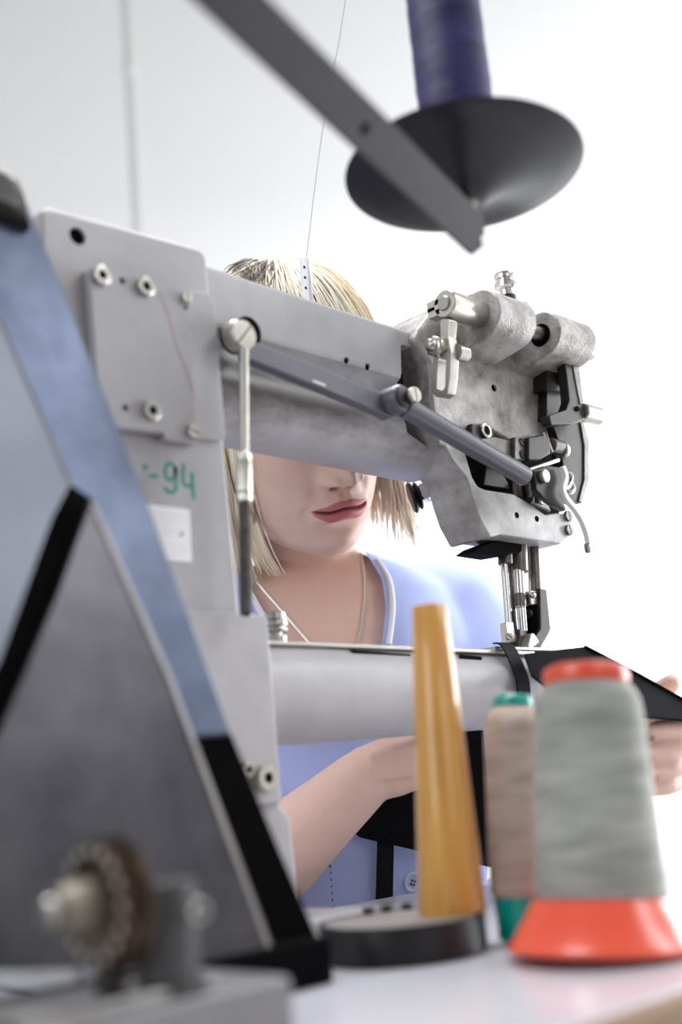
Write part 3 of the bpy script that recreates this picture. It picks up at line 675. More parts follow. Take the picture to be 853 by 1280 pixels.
tag(wc_o, 'tall tapering orange varnished wooden cone standing on the round black tray', 'cone')

# ------------------------------------------------------------------ thread cones
def thread_cone(name, label, base, axis, s, prof_base, prof_thread, prof_top, mb_, mt_, group=None):
    t = thing(name, base, label, 'thread cone', 'thread cones on the work table')
    MB().lathe(base, axis, [(r*s,h*s) for r,h in prof_base], 64).build('base_cone', mb_, t)
    MB().lathe(base, axis, [(r*s,h*s) for r,h in prof_thread], 64).build('thread', mt_, t)
    MB().lathe(base, axis, [(r*s,h*s) for r,h in prof_top], 48, cap=True).build('top_cap', mb_, t)
    return t
gz = .61; gbase = Zp(757,1194,TT); gbase.z = TT+.0003
gdep = (gbase-C0).dot(c2w(V((0,0,1)))); s_ = gdep/FPX
gax = (Yp(735,850,gbase.y)-gbase).normalized(); gax = V((gax.x*.9,gax.y*.9,gax.z)).normalized()
k_ = .985
thread_cone('thread_cone', 'large grey-green thread cone on a flared orange-red base, right of the wooden cone', gbase, gax, s_,
    [(104,0),(121,3),(122,9),(116,15),(102,38),(86,66),(60,68)],
    [(60,66),(81,67),(82.5,70),(79,150),(75,230),(71,300),(69,316),(62,330),(52,340),(30,340)],
    [(30,338),(55,338),(57,343),(55,358),(48,362),(40,363),(36,360),(36,352)], M['red'], M['th_grey'])
bbase = Zp(655,1178,TT); bbase.z = TT+.0003
bd = (bbase-C0).dot(c2w(V((0,0,1)))); s2 = bd/FPX
bax = (Yp(644,885,bbase.y)-bbase).normalized(); bax = V((bax.x*.9,bax.y*.9,bax.z)).normalized()
thread_cone('thread_cone', 'slim beige thread cone with teal ends, half hidden behind the grey-green cone', bbase, bax, s2,
    [(26,0),(31,3),(33,30),(36,46),(37,52),(30,53)],
    [(30,52),(37.5,53),(40,60),(40,240),(39,268),(33,285),(24,292),(15,293)],
    [(15,291),(25,292),(26,296),(25,304),(22,307),(14,307)], M['teal'], M['th_beige'])

# ------------------------------------------------------------------ overhead thread stand: bar, dish, spool of violet-blue thread
b0, b1 = Dp(262,-30,.50), Dp(604,300,.745)
ap = Dp(590,247,.765)                                    # underside of the dish at its boss
nrm = c2w(V((-.08,-.955,.28))).normalized()
ts = thing('thread_stand', b0, 'dark flat steel bar with a black dish at its end, hanging overhead', 'thread stand')
d_ = (b1-b0).normalized(); upb = (Dp(330,0,.50)-Dp(222,0,.50)); upb = (upb-d_*upb.dot(d_)).normalized(); rd_ = ray(520,220).normalized(); e_up = d_.cross(rd_).normalized(); e_up = e_up if e_up.dot(upb) > 0 else -e_up; aw_ = (rd_-d_*rd_.dot(d_)).normalized()
upb = (e_up+aw_*.24); upb = (upb-d_*upb.dot(d_)).normalized(); thb = d_.cross(upb).normalized()
if thb.dot(FWD) < 0: thb = -thb
ext = -.05
def barpt(t): return b0.lerp(b1,t)
w0 = 72*.50/FPX/2; w1 = 43*.745/FPX/2
w0 = w1 = (w0+w1)/2
bp0 = b0-d_*.05
prof_ = [bp0+upb*w0, b0.lerp(b1,.955)+upb*w1, b1+upb*w1*.25, b1+d_*.004-upb*w1*.35, b1-upb*w1, bp0-upb*w0]
tbar = MB().plate(prof_, thb*.006).build('bar', M['bar'], ts, bevel=.0008)
hp = b1-d_*.004-upb*.003
def onbar(px_,py_): return Pp(px_,py_,b0,thb)
hole_a = onbar(456,161); hole_e = onbar(605,298)
cut(tbar, MB().cyl(hole_a-thb*.01, hole_a+thb*.02, .0034), MB().cyl(hole_e-thb*.01, hole_e+thb*.02, .0026))
smooth_by_angle(tbar)
hole_c = onbar(369,88)
MB().cyl(hole_c-thb*.0002, hole_c+thb*.001, .0026).build('rivet', M['bar'], ts)
MB().cyl(hole_a+thb*.0060, hole_a+thb*.008, .0048).build('bolt_back', M['dark_steel'], ts)
# dish
rimc = Dp(580,214,.785); RD = 149*.785/FPX
dpt = (ap-rimc).dot(nrm)
profd = [(.007,0),(.010,.0005),(.016,.004),(.028,.0095),(.045,.0155),(.062,.020),(RD-.002,.0235),(RD,.0245),(RD,.0255),(RD-.003,.0252),(.062,.0218),(.045,.0173),(.028,.0113),(.016,.006),(.007,.003)]
db = rimc-nrm*.0245
MB().lathe(db, nrm, profd, 96, cap=False).build('dish', M['disc'], ts)
MB().lathe(db-nrm*.004, nrm, [(.0045,0),(.0052,.0005),(.0052,.004),(.0085,.0042),(.0085,.0052),(.004,.0056)], 28).build('washer_bolt', M['nickel'], ts)
bolt2 = onbar(583,262)+thb*.0065
MB().cyl(db-nrm*.002, db+nrm*.235, .0035).build('spindle', M['steel'], ts)
brk = db-nrm*.004
MB().tube([brk+nrm*.001, brk*.5+bolt2*.5-nrm*.003, bolt2], .0035, 10).build('bracket', M['dark_steel'], ts)
# the spool sits down in the dish
sb_ = db+nrm*.0125
sr0, sr1 = 48*.785/FPX, 47.5*.785/FPX
sp = thing('thread_spool', sb_, 'violet-blue thread spool standing in the black overhead dish', 'thread spool')
MB().lathe(sb_, nrm, [(.005,0),(sr0*.93,.0),(sr0*.95,.004),(sr0*.95,.006),(.005,.006),(.005,0)], 48, cap=False).build('spool_base', M['white_plastic'], sp)
prs = [(.0055,.0062),(sr0*.8,.0062),(sr0,.007)]
rnd = random.Random(3)
for k in range(1,24): prs.append((sr0+(sr1-sr0)*k/24+rnd.uniform(-.0004,.0004), .007+.152*k/24))
prs += [(sr1,.160),(sr1*.8,.164),(.0055,.164),(.0055,.0062)]
MB().lathe(sb_, nrm, prs, 64, cap=False).build('thread', M['th_blue'], sp, angle=50)
MB().lathe(sb_, nrm, [(.006,.1635),(.012,.1635),(.012,.172),(.006,.172),(.006,.1635)], 32, cap=False).build('spool_top', M['white_plastic'], sp)

# ------------------------------------------------------------------ loose threads
pts = [Dp(a,b,d) for a,b,d in ((437,-40,1.00),(432,0,1.0),(424,52,1.005),(416,92,1.01),(404,160,1.02),(394,232,1.03),(386,300,1.035),(381.5,334,1.04))]
tag(MB().tube(cr(pts,4), .00032, 5).build('sewing_thread', M['grey_thread'], None, loc=pts[0]), 'fine grey thread running down to the white guide on the arm', 'thread')
pts = [onbar(605,298)-thb*.0013, onbar(605,306)-thb*.0013, onbar(604.5,318)-thb*.0013, onbar(604,335)-thb*.0016, onbar(603.5,352)-thb*.002]
tag(MB().tube(cr(pts,4), .0004, 5).build('spool_thread', M['white_thread'], None, loc=pts[0]), 'short white thread hanging from the end of the overhead bar', 'thread')
# ------------------------------------------------------------------ the black leather piece being sewn
cb_d = Dp(480,1045,1.05)
bag = thing('leather_piece', Dp(690,830,1.03), 'black leather bag panel with straps being sewn on the cylinder arm', 'bag panel')
pA, pB, pC = Dp(657,818,1.025), Dp(731,811,1.085), Dp(853,886,1.005)
pn = (pB-pA).cross(pC-pA).normalized()
if pn.z < 0: pn = -pn
def PN(pts, lift=0): return [Pp(a,b,pA+pn*lift,pn) for a,b in pts]
pan = [(655,820),(731,811),(792,843),(853,877),(905,908),(893,914),(853,902),(800,898),(740,890),(690,868),(664,846)]
po = MB().plate(rounded(PN(pan), .002), pn*.0022).build('panel', M['leather'], bag, bevel=.0007)
e_ = [PN([q_], .0)[0] for q_ in ((658,820.5),(730,812.5),(791,844.5),(852,878.5),(900,906))]
ln = cr(e_[1:],6)
MB().tube([p-pn*.0004 for p in ln], .0010, 8).build('piped_edge', M['leather'], bag)
MB().tube([p+pn*.0032 for p in ln], .0014, 8).build('piped_edge', M['leather'], bag)
s0 = PN([(735,819),(852,884)], -.0002)
for k in range(26):
    a_ = s0[0].lerp(s0[1], k/26); b__ = s0[0].lerp(s0[1], (k+.6)/26)
    MB().tube([a_,b__], .0003, 5).build('stitch', M['blued'], bag)
def DP(pts, d): return [Dp(a,b,d) for a,b in pts]
fl = rounded(DP([(490,960),(470,994),(452,1016),(437,1036),(450,1047),(520,1063),(617,1085),(613,1000),(604,905),(560,900)],1.078), [.001,.004,.004,.006,.006,.002,.002,.002,.001,.001])
MB().plate(fl, FWD*.003).build('hanging_flap', M['leather'], bag, bevel=.0008)
MB().plate(DP([(472,1045),(493,1048),(491,1150),(469,1150)],1.083), FWD*.002).build('hanging_strap', M['webbing'], bag, bevel=.0005)
sx = Yp(648,850,CY-.0335).x
path = [(-.0195,.0372),(-.0235,.0370),(-.0268,.0345),(-.0300,.0270),(-.0340,.0140)]+[(math.cos(math.radians(a_))*.0362, math.sin(math.radians(a_))*.0362) for a_ in range(170,262,9)]
rings = []
for k, (y_, z_) in enumerate(path):
    sk = -.010*min(1,k/5)+.006        # the strap runs a little askew
    rr = math.hypot(y_,z_); o_ = V((0,y_/rr,z_/rr))*.0014; c_ = V((0,CY+y_,CZ+z_)); x0_, x1_ = V((sx-.0085-sk*.5,0,0)), V((sx+.0085-sk*.5,0,0))
    rings.append([c_+x0_, c_+x1_, c_+x1_+o_, c_+x0_+o_])
MB().loft(rings).build('arm_strap', M['webbing'], bag, angle=60)

# ------------------------------------------------------------------ the woman at the machine
from mathutils.bvhtree import BVHTree
f_c = V((.46,.24,-.85)).normalized()
r_c = V((.86,-.20,0)); r_c.z = -(r_c.x*f_c.x+r_c.y*f_c.y)/f_c.z; r_c.normalize()
hx, hy = c2w(r_c), c2w(f_c)                    # toward her left (right in the picture), and where her face points
hz = hx.cross(hy); hz = hz if hz.z > 0 else -hz
mouth = Dp(429,634,1.118)
HS = 1.16
HO = mouth+(-hy*.093+hz*.072)*HS
def H(x,y,z): return HO+(hx*x+hy*y+hz*z)*HS
def Hinv(p): d = (p-HO)/HS; return d.dot(hx), d.dot(hy), d.dot(hz)
tx = V((.93,-.37,0)).normalized(); ty = V((tx.y,-tx.x,0)); ty = ty if ty.dot(FWD) < 0 else -ty
SB = Dp(398,762,1.265)                          # pit of the neck, centre of the body
def T(x,y,z): return SB+tx*x+ty*y+V((0,0,z))
def ell(c, ax, ay, w_, f_, b_, n=40, e=2.2):
    out = []
    for i in range(n):
        a = 2*PI*i/n; ca, sa = math.cos(a), math.sin(a)
        k = 2/e
        xx = math.copysign(abs(ca)**k, ca)*w_; yy = math.copysign(abs(sa)**k, sa)*(f_ if sa > 0 else b_)
        out.append(c+ax*xx+ay*yy)
    return out
def limb(mb, pts, rs, n=18):
    mb.tube(cr2(pts), 0, n, rs=crs(rs)); mb.sphere(pts[0], rs[0], 16); mb.sphere(pts[-1], rs[-1], 16)
def cr2(p, n=6): return cr(p, n) if len(p) > 2 else [p[0].lerp(p[1],k/n) for k in range(n+1)]
def crs(r, n=6):
    out = []
    for a, b in zip(r, r[1:]):
        for k in range(n): out.append(a+(b-a)*k/n)
    return out+[r[-1]]
head_rings = [(.1045,.010,.012,.014),(.102,.024,.029,.034),(.094,.041,.050,.060),(.077,.055,.070,.078),(.050,.064,.085,.090),(.025,.068,.092,.094),(0,.0695,.0915,.093),(-.025,.0705,.0925,.088),
              (-.045,.067,.093,.076),(-.06,.0635,.0935,.062),(-.075,.0585,.093,.045),(-.092,.0515,.0905,.028),(-.105,.0435,.0875,.010),(-.115,.033,.081,-.008),(-.121,.019,.070,-.024),(-.1235,.006,.060,-.036)]
def head(mb):
    mb.loft([ell(H(0,0,z), hx, hy, w_*HS, f_*HS, b_*HS, 56, 2.15) for z,w_,f_,b_ in head_rings])
torso = [(.055,.050,.046,.05,0),(.044,.076,.050,.06,0),(.034,.112,.054,.066,0),(.014,.152,.062,.074,0),(-.050,.174,.085,.090,0),(-.13,.165,.105,.095,0),(-.20,.150,.125,.092,0),(-.26,.140,.112,.085,0),(-.33,.132,.098,.082,0),(-.42,.155,.105,.10,0),(-.50,.175,.11,.12,0),(-.555,.17,.10,.12,0)]
def trunk(mb, g=0):
    mb.loft([ell(T(0,0,z), tx, ty, w_+g, f_+g, b_+g, 56, 2.3) for z,w_,f_,b_,_ in torso])
shL, shR = T(.166,-.005,-.014), T(-.166,-.005,-.014)
elL, elR = Dp(752,1015,1.20), Dp(300,1112,1.06)
wrL, wrR = Dp(776,957,1.075), Dp(462,967,1.025)
armL = ([shL, shL.lerp(elL,.5), elL], [.047,.041,.036]); foreL = ([elL, elL.lerp(wrL,.35), wrL], [.036,.037,.024])
armR = ([shR, shR.lerp(elR,.5), elR], [.047,.041,.037]); foreR = ([elR, elR.lerp(wrR,.30), elR.lerp(wrR,.7), wrR], [.037,.040,.031,.0245])
bm_ = MB()
head(bm_); trunk(bm_)
neck0 = H(0,-.028,-.075)
limb(bm_, [H(0,-.02,-.03), neck0, T(0,-.008,.035), T(0,-.006,-.02)], [.054,.0535,.0545,.068], 28)
for a_ in (armL, foreL, armR, foreR): limb(bm_, *a_)
# a hint of collar bone either side of the pit of the neck
for sg in (1,-1): limb(bm_, [T(.016*sg,.049,-.012), T(.06*sg,.054,-.006), T(.12*sg,.026,-.006)], [.009,.0085,.010], 12)
# left hand: palm up, four fingers folded under the panel towards the camera, thumb on top
def D3(l): return [Dp(*p) for p in l]
limb(bm_, D3([(776,957,1.075),(806,940,1.055),(832,930,1.045)]), [.024,.026,.022])
limb(bm_, D3([(800,925,1.06),(836,908,1.045)]), [.018,.016]); limb(bm_, D3([(800,955,1.06),(832,962,1.045)]), [.017,.014])
for k, (L_, rr) in enumerate(((1,.0078),(1.05,.0079),(1.0,.0076),(.85,.0068))):
    limb(bm_, D3([(836+1*k,905+20*k,1.045),(866-4*k,902+23.5*k,1.022),(851-5*k,907+25.5*k,.994),(818-3*k,911+25.5*k,.990)]), [rr*1.08,rr*1.05,rr*.98,rr*.80], 14)
limb(bm_, D3([(792,915,1.085),(808,884,1.10),(826,866,1.098),(840,854,1.09)]), [.016,.0115,.0105,.0085], 14)
for k in range(3): limb(bm_, D3([(468,945+11*k,1.006),(492,938+13*k,1.004),(516,934+13*k,1.008)]), [.0055,.0075,.0080], 10)
limb(bm_, D3([(452,985,1.015),(462,984,1.012)]), [.010,.010], 12)
# right hand: closed on the hanging flap behind the wooden cone
limb(bm_, D3([(462,967,1.035),(492,958,1.030),(520,952,1.030)]), [.0245,.026,.023])
for k, rr in enumerate((.0088,.0090,.0086,.0074)):
    limb(bm_, D3([(520,935+12*k,1.030-.004*k),(548-2*k,934+14.5*k,1.022-.004*k),(566-4*k,942+15*k,1.03-.004*k),(556-4*k,950+15*k,1.043-.002*k)]), [rr*1.1,rr*1.05,rr,rr*.8], 14)
limb(bm_, D3([(490,945,1.045),(520,925,1.058),(545,925,1.062),(566,932,1.064)]), [.015,.0115,.0105,.0085], 14)
per = thing('person', V((SB.x,SB.y,0)), 'blonde woman in a light blue V-neck smock bent over her work behind the machine', 'person')
def remeshed(mb, name, voxel, it, parent, m):
    o = mb.build(name, m, parent)
    a = o.modifiers.new('remesh','REMESH'); a.mode = 'VOXEL'; a.voxel_size = voxel
    s = o.modifiers.new('smooth','SMOOTH'); s.factor = .5; s.iterations = it
    dg = bpy.context.evaluated_depsgraph_get(); me = bpy.data.meshes.new_from_object(o.evaluated_get(dg))
    o.modifiers.clear(); old = o.data; o.data = me; bpy.data.meshes.remove(old); me.name = name
    for p in me.polygons: p.use_smooth = True
    return o
body = remeshed(bm_, 'body', .0025, 5, per, M['skin'])
off = WORLD['person'] if 'person' in WORLD else V()
# finer mesh over the face, then nose, lips and chin
def G1(v, c, s): return math.exp(-((v-c)/s)**2)
def SS(a, b, v): t = max(0, min(1, (v-a)/(b-a))); return t*t*(3-2*t)
def lip_lines(x):
    q = max(0, 1-(x/.0262)**2)
    seam = -.0722+.0009*math.cos(x/.0262*PI*2)-.0012*(x/.026)**2
    up = seam+(.0072+.0022*abs(x)/.026*G1(abs(x),.008,.006)-.0010*G1(x,0,.003))*q**.75
    lo = seam-.0100*q**.60
    return q, seam, up, lo
def face_d(x, z):
    d = 0
    if -.058 < z < .03:
        t = max(0, min(1, -(z-.012)/.052)); d += (.004+.0190*t**1.3)*G1(x,0,.0065+.0052*t)*SS(-.0560,-.0475,z)*SS(.030,.005,z)
    for sg in (1,-1):
        d += .0095*G1(x,.0130*sg,.0056)*G1(z,-.0462,.0060)*SS(-.056,-.0495,z)
        d -= .0050*G1(x,.0072*sg,.0036)*G1(z,-.0532,.0026)
        d -= .0060*G1(x,.031*sg,.014)*G1(z,.002,.010)
        d += .0035*G1(x,.030*sg,.020)*G1(z,.020,.008)
        d += .0030*G1(x,.046*sg,.020)*G1(z,-.030,.020)
        d -= .0022*G1(x,.0285*sg,.0040)*G1(z,-.0735,.0050)
        d -= .0022*G1(x,.0215*sg,.005)*G1(z,-.054,.010)
    d -= .0012*G1(x,0,.0036)*G1(z,-.0600,.0055); d += .0008*G1(abs(x),.0055,.003)*G1(z,-.0600,.0055)
    q, seam, up, lo = lip_lines(x)
    d += .0046*q**.6*G1(z,(up+seam)/2,.0050)+.0060*q**.6*G1(z,seam-.0058,.0052)
    d -= .0046*min(1,q*2.2)*G1(z,seam,.00130)
    d += .0035*G1(x,0,.030)*G1(z,-.0725,.016)
    d -= .0036*G1(x,0,.017)*G1(z,-.0900,.0052)
    d += .0045*G1(x,0,.016)*G1(z,-.1035,.010)
    return d
bm = bmesh.new(); bm.from_mesh(body.data)
def in_face(v, m_=0):
    x, y, z = Hinv(v.co+off); return y > .055 and abs(x) < .050 and -.122 < z < .04
for rnd_ in range(2):
    if rnd_ == 0: es = [e for e in bm.edges if in_face(e.verts[0]) and in_face(e.verts[1])]
    else:
        def near(v):
            x, y, z = Hinv(v.co+off); return y > .06 and abs(x) < .034 and -.100 < z < -.036
        es = [e for e in bm.edges if near(e.verts[0]) and near(e.verts[1])]
    bmesh.ops.subdivide_edges(bm, edges=es, cuts=1, use_grid_fill=True)
bmesh.ops.triangulate(bm, faces=[f for f in bm.faces if len(f.verts) > 4])
lay = bm.verts.layers.float_color.new('tint')
for v in bm.verts:
    x, y, z = Hinv(v.co+off)
    lip = nos = 0
    if y > .03 and abs(x) < .08 and -.13 < z < .05:
        v.co += hy*HS*face_d(x, z)*SS(.035,.065,y)
        q, seam, up, lo = lip_lines(x)
        if y > .06 and q > 0: lip = SS(lo-.0010, lo+.0012, z)*SS(up+.0010, up-.0008, z)*min(1,q*6)
        for sg in (1,-1): nos = max(nos, 1.2*G1(x,.0074*sg,.0036)*G1(z,-.0530,.0024))  # shade of nostrils and lip seam put into the skin colour
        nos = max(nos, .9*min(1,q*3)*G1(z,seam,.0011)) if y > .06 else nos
    v[lay] = (lip, nos, 0, 1)
for f in bm.faces: f.smooth = True
bm.to_mesh(body.data); bm.free()
nt = M['skin'].node_tree; at = nt.nodes.new('ShaderNodeAttribute'); at.attribute_name = 'tint'
sp_ = nt.nodes.new('ShaderNodeSeparateColor'); nt.links.new(at.outputs['Color'], sp_.inputs[0])
bs = nt.nodes['Principled BSDF']; src = bs.inputs['Base Color'].links[0].from_socket
m1 = nt.nodes.new('ShaderNodeMix'); m1.data_type = 'RGBA'; m1.inputs[7].default_value = (.55,.165,.185,1)
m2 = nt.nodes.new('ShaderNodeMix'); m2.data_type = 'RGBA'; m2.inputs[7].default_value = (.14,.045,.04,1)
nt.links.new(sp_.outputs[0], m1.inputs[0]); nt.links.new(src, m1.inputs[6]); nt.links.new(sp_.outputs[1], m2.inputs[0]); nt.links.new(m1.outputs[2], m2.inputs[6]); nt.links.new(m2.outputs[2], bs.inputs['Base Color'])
# eyes looking down at the work, brows, ears
for sg in (1,-1):
    ey = MB().sphere(H(.031*sg,.078,.001), .0118, 20).build('eye', M['eye'], per)
    MB().sphere(H(.031*sg,.0795,.001)+hy*.0085-hz*.006, .0048, 14).build('iris', M['iris'], ey)
    MB().tube(cr([H(.014*sg,.0985,.018),H(.028*sg,.0985,.023),H(.047*sg,.088,.019)],5), .0022, 8).build('eyebrow', M['hair'], per)
    MB().sphere(H(.074*sg,-.012,-.012), .02, 16, (1,1,1)).build('ear', M['skin'], per)
# shirt: a body of cloth a little larger than the trunk, with the neck opening cut out of it
sh = MB(); trunk(sh, .009)
for (a_, r_) in ((armL, .014),(armR,.014)):
    pts, rs = a_; limb(sh, [pts[0], pts[0].lerp(pts[2],.4), pts[0].lerp(pts[2],.78)], [rs[0]+r_, rs[1]+r_+.002, rs[1]+r_+.006])
for sg, s_p in ((1,shL),(-1,shR)): limb(sh, [T(.06*sg,-.008,.006), T(.11*sg,-.008,-.002), s_p], [.052,.056,.062])
shirt = remeshed(sh, 'smock', .006, 6, per, M['shirt'])
for v in shirt.data.vertices:
    p = v.co+off
    nv = noise.noise(V((p.x*9,p.y*9,p.z*3.0)))*.0045+noise.noise(p*22)*.0020
    v.co += v.normal*nv
NP = T(0,.10,-.06)
neck_px = [(296,640),(300,700),(316,740),(346,792),(384,862),(424,902),(462,866),(477,806),(483,760),(478,724),(462,698),(448,680),(440,640)]
near_, far_ = rounded([Pp(a,b,NP+ty*.08,ty) for a,b in neck_px],.02,5), rounded([Pp(a,b,NP-ty*.19,ty) for a,b in neck_px],.02,5)
cut(shirt, MB().loft([near_, far_]))
for p in shirt.data.polygons: p.use_smooth = True
smooth_by_angle(shirt, 50)
def bvh(o):
    me = o.data; return BVHTree.FromPolygons([v.co+off for v in me.vertices], [p.vertices[:] for p in me.polygons])
bv_b, bv_s = bvh(body), bvh(shirt)
def hit(bv, px_, py_):
    d = ray(px_,py_).normalized(); h = bv.ray_cast(C0, d); return h[0], h[1]
# piping along the edge of the neck opening
edge_px = [(303,705),(316,738),(331,765),(346,790),(366,826),(384,858)], [(481,806),(486,760),(481,724),(466,700),(452,683)]
for seg_ in edge_px:
    pts = []
    for a,b in seg_:
        for k in range(5,26):
            h1, n1 = hit(bv_s, a+(-k if a < 400 else k), b); h0, n0 = hit(bv_b, a+(-k if a < 400 else k), b)
            if h1 is not None and (h0 is None or (h0-C0).length > (h1-C0).length): break
        else: continue
        if pts and (h1-pts[-1]).length > .09: continue
        pts.append(h1-ray(a,b).normalized()*.0008)
    if len(pts) > 2: MB().tube(cr(pts,5), .0030, 10).build('neck_piping', M['trim'], per)
# necklace: small links laid on the skin
nk = cr([V((a,b,0)) for a,b in ((309,708),(316,722),(331,740),(350,762),(368,783),(385,803),(402,828),(418,842),(433,832),(444,812),(450,790),(454,765),(456,740),(455,715),(451,694),(446,680))], 16)
hits = []
for p in nk:
    h1, n1 = hit(bv_b, p.x, p.y)
    if h1 is not None and abs((h1-C0).dot(FWD)-(SB-C0).dot(FWD)) < .16: hits.append((h1, n1))
line = []
for (h1, n1), (h2, n2) in zip(hits, hits[1:]):
    m_ = max(1, int((h2-h1).length/.0023))
    if (h2-h1).length < .0012: continue
    for k in range(m_): line.append((h1.lerp(h2,k/m_), n1.lerp(n2,k/m_)))
cm = MB(); side = 0
cm.tube([h+n*.0008 for h,n in line], .0006, 5)
for (h1, n1), (h2, n2) in zip(line, line[1:]):
    dv_ = (h2-h1).normalized(); c_ = h1+n1*.0012
    cm.bar(c_-dv_*.0016, c_+dv_*.0016, .0024, .0014, up=n1+dv_.cross(n1)*(.8 if side else -.8)); side ^= 1
cm.build('necklace', M['silver'], per, smooth=False)
# button, stitches and a loose dark thread on the front of the smock
def patch(name, px_, py_, r, m, th=.0022):
    h1, n1 = hit(bv_s, px_, py_)
    if h1 is None: return None
    o = MB().lathe(h1-n1*.0005, n1, [(r*.9,0),(r,.0006),(r,th*.7),(r*.86,th),(r*.74,th*.95),(r*.66,th*.65),(.0001,th*.6)], 28).build(name, m, per)
    a, u, v = frame(n1)
    for k in range(4):
        q = h1+n1*(th*.6)+(u*math.cos(k*PI/2+.4)+v*math.sin(k*PI/2+.4))*r*.24
        MB().cyl(q-n1*.0002, q+n1*.0002, r*.12, n=10).build('buttonhole', M['thread_dark'], o)
    return o
patch('button', 516, 1103, .0098, M['button'])
for k in range(9):
    a_, b__ = hit(bv_s, 412+.5*k, 1064+8.5*k)[0], hit(bv_s, 412.3+.5*k, 1067+8.5*k)[0]
    if a_ is not None and b__ is not None: MB().tube([a_,b__], .0005, 5).build('stitch', M['thread_dark'], per)
pts = [hit(bv_s, a, b)[0] for a,b in ((404,1074),(407,1078),(411,1081),(414,1085))]
if all(p is not None for p in pts): MB().tube(pts, .0006, 5).build('loose_thread', M['thread_dark'], per)
# hair: a chin-length bob, strands from a side parting over a thin cap
HB = (.0715,.098,.1110)
def scalp(phi, th, off_=0):
    a, b, c = HB; return (.004+(a+off_)*math.sin(th)*math.sin(phi), -.008+(b+off_)*math.sin(th)*math.cos(phi), .004+(c+off_)*math.cos(th))
hm = MB(); rh = random.Random(11)
# cap
rings = []
for i in range(1,22):
    th = i/21*1.95
    rings.append([])
    for k in range(48):
        phi = 2*PI*k/48; fr_ = max(0, math.cos(phi)); lim = 1.95-.95*fr_**2.5
        t = min(th, lim); x, y, z = scalp(phi, t, -.003); rings[-1].append(H(x,y,z))
hm.mi = 0; hm.loft(rings, cap=False)
part = (-.028,.035)       # where the parting sits, seen from above
def strand(phi, th0, n, length, offs, mi, rad, end_in, wav):
    pts = []
    ths = 1.62
    for k in range(n):
        t = k/(n-1); s = th0+t*length
        if s < ths: x, y, z = scalp(phi, s, offs*(.35+.65*min(1,s/.7)))
        else:
            x, y, z = scalp(phi+.04*wav, ths, offs); dz = (s-ths)*.105; z -= dz
            f_ = dz/.11; x *= 1-end_in*f_*f_; y = y*(1-end_in*.8*f_*f_)+.012*f_*max(0,math.cos(phi)+.5)
        wv_ = .0016*math.sin(t*6+wav*9); pts.append(H(x+wv_,y+wv_*.7,z))
    hm.mi = mi; hm.tube(pts, 0, 4, rs=[rad*(.55+.45*min(1,3*t_/(n-1)))*(1 if t_ < n-3 else (n-t_)/4+.15) for t_ in range(n)])
for i in range(3800):
    if rh.random() < .40: phi = rh.uniform(1.0, PI); side = 1
    else: phi = rh.uniform(PI, 2*PI-1.30); side = -1
    th0 = abs(rh.gauss(.12,.25)) if rh.random() < .6 else rh.uniform(.1,1.3)
    end = rh.uniform(2.42,2.72)+(.22 if side > 0 else .38)*rh.random()
    strand(phi, th0, 12, end-th0, rh.uniform(.003,.012), 1 if rh.random() < .6 else 0, rh.uniform(.00055,.0010), rh.uniform(.02,.20) if side < 0 else rh.uniform(-.16,.10), rh.random())
# fringe swept over the forehead to her left
for i in range(420):
    phi = rh.uniform(-.75,.75); th0 = rh.uniform(0,.25); strand(phi, th0, 10, rh.uniform(.75,1.1), rh.uniform(.004,.014), 1 if rh.random() < .7 else 0, rh.uniform(.0005,.0009), .05, rh.random())
# dark roots where the hair is parted
def pix(p):
    d = p-C0; z_ = d.dot(c2w(V((0,0,1)))); return 426.5+FPX*d.dot(c2w(V((1,0,0))))/z_, 640+FPX*d.dot(c2w(V((0,1,0))))/z_
cnt = 0
while cnt < 130:
    phi = rh.uniform(0, 2*PI); th0 = rh.uniform(.02,1.0)
    u_, v_ = pix(H(*scalp(phi, th0, .012)))
    cnt += .02
    if not (306 < u_ < 342 and 316 < v_ < 356): continue
    cnt += 1; strand(phi, th0, 6, rh.uniform(.10,.30), rh.uniform(.0125,.0145), 2, rh.uniform(.0005,.0009), 0, rh.random())
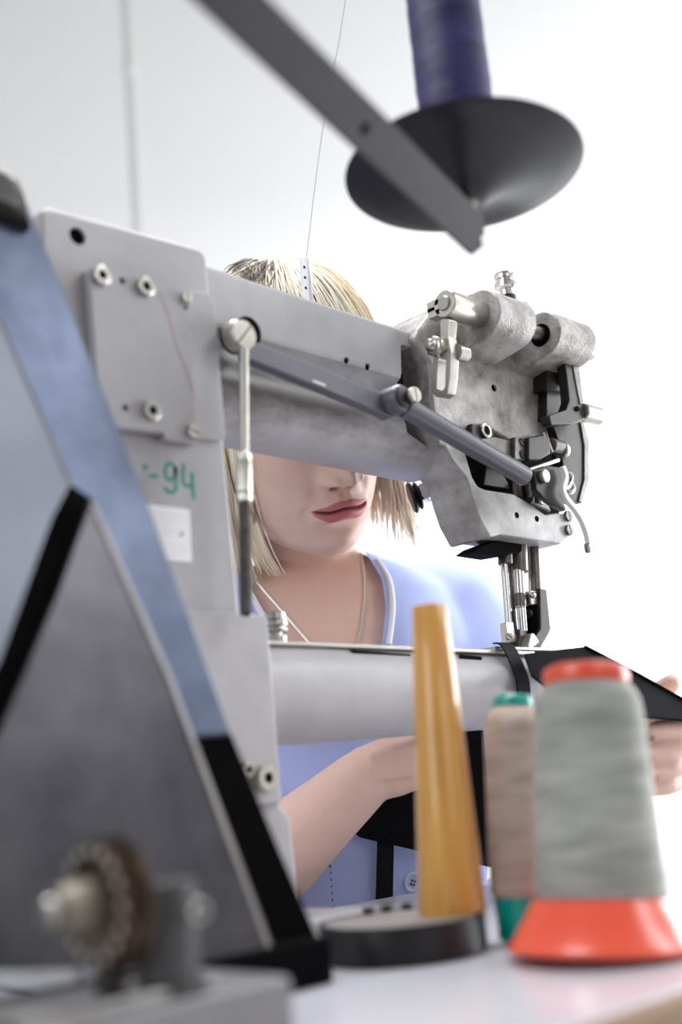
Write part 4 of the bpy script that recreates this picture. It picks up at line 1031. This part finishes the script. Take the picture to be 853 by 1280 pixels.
# the lock that falls forward against her neck
for i in range(90):
    j1, j2 = rh.gauss(0,1), rh.gauss(0,1); tl = 1-abs(rh.gauss(0,.17))
    base = [(296+3*j1,560,1.15),(304+4*j1,612,1.14),(313+5*j1+2*j2,656,1.135),(328+5*j1+3*j2,694,1.13),(349+4*j1+4*j2,726,1.128)]
    q = [Dp(*b_)+V((0,0,0)) for b_ in base]; q = cr(q,4); q = q[:max(8,int(len(q)*tl))]
    out_ = []
    for p in q:
        d_ = (p-C0).normalized(); hh = bv_b.ray_cast(C0, d_)[0]
        out_.append(hh-d_*(.004+.003*abs(j2)) if hh is not None and (hh-C0).length < (p-C0).length+.03 else p)
    hm.mi = 0 if rh.random() < .6 else 1
    hm.tube(out_, 0, 4, rs=[.0008*min(1,(len(out_)-k)/9+.08) for k in range(len(out_))])
hm.build('hair', [M['hair'],M['hair_pale'],M['hair_root']], per, angle=80)
# trousers, shoes and stool, below the table
tr = MB()
for sg in (1,-1):
    hip = T(.085*sg,-.01,-.50); kn = T(.11*sg,.38,-.50); an = T(.115*sg,.36,0); an.z = .10
    limb(tr, [hip, hip.lerp(kn,.5), kn], [.088,.078,.060]); limb(tr, [kn, kn.lerp(an,.45), an], [.060,.052,.042])
limb(tr, [T(-.09,-.015,-.49), T(.09,-.015,-.49)], [.105,.105])
remeshed(tr, 'trousers', .012, 5, per, M['trousers'])
for sg in (1,-1):
    an = T(.115*sg,.36,0)
    MB().loft([ell(V((an.x,an.y,z))+ty*.04, tx, ty, w_, f_, b_, 28, 2.6) for z,w_,f_,b_ in ((.002,.042,.115,.085),(.03,.044,.118,.086),(.06,.040,.085,.08),(.115,.034,.01,.07))]).build('shoe', M['black_plastic'], per)
st = T(0,-.02,0); zs = T(0,0,-.50).z-.106
stool = thing('work_stool', (st.x,st.y,0), 'black padded round work stool that the woman sits on', 'stool')
MB().lathe((st.x,st.y,zs-.06), Z, [(.15,0),(.175,.006),(.18,.03),(.17,.052),(.12,.0595),(.01,.0598)], 40).build('seat', M['seat'], stool)
MB().cyl((st.x,st.y,.06), (st.x,st.y,zs-.06), .022).build('post', M['chrome'], stool)
for k in range(5):
    a = 2*PI*k/5; e = V((st.x+.25*math.cos(a),st.y+.25*math.sin(a),.05))
    lg = MB().bar((st.x,st.y,.075), e, .03, .03).build('leg', M['black_plastic'], stool, bevel=.004)
    MB().sphere(V((e.x,e.y,.025)), .025, 14).build('castor', M['black_plastic'], lg)
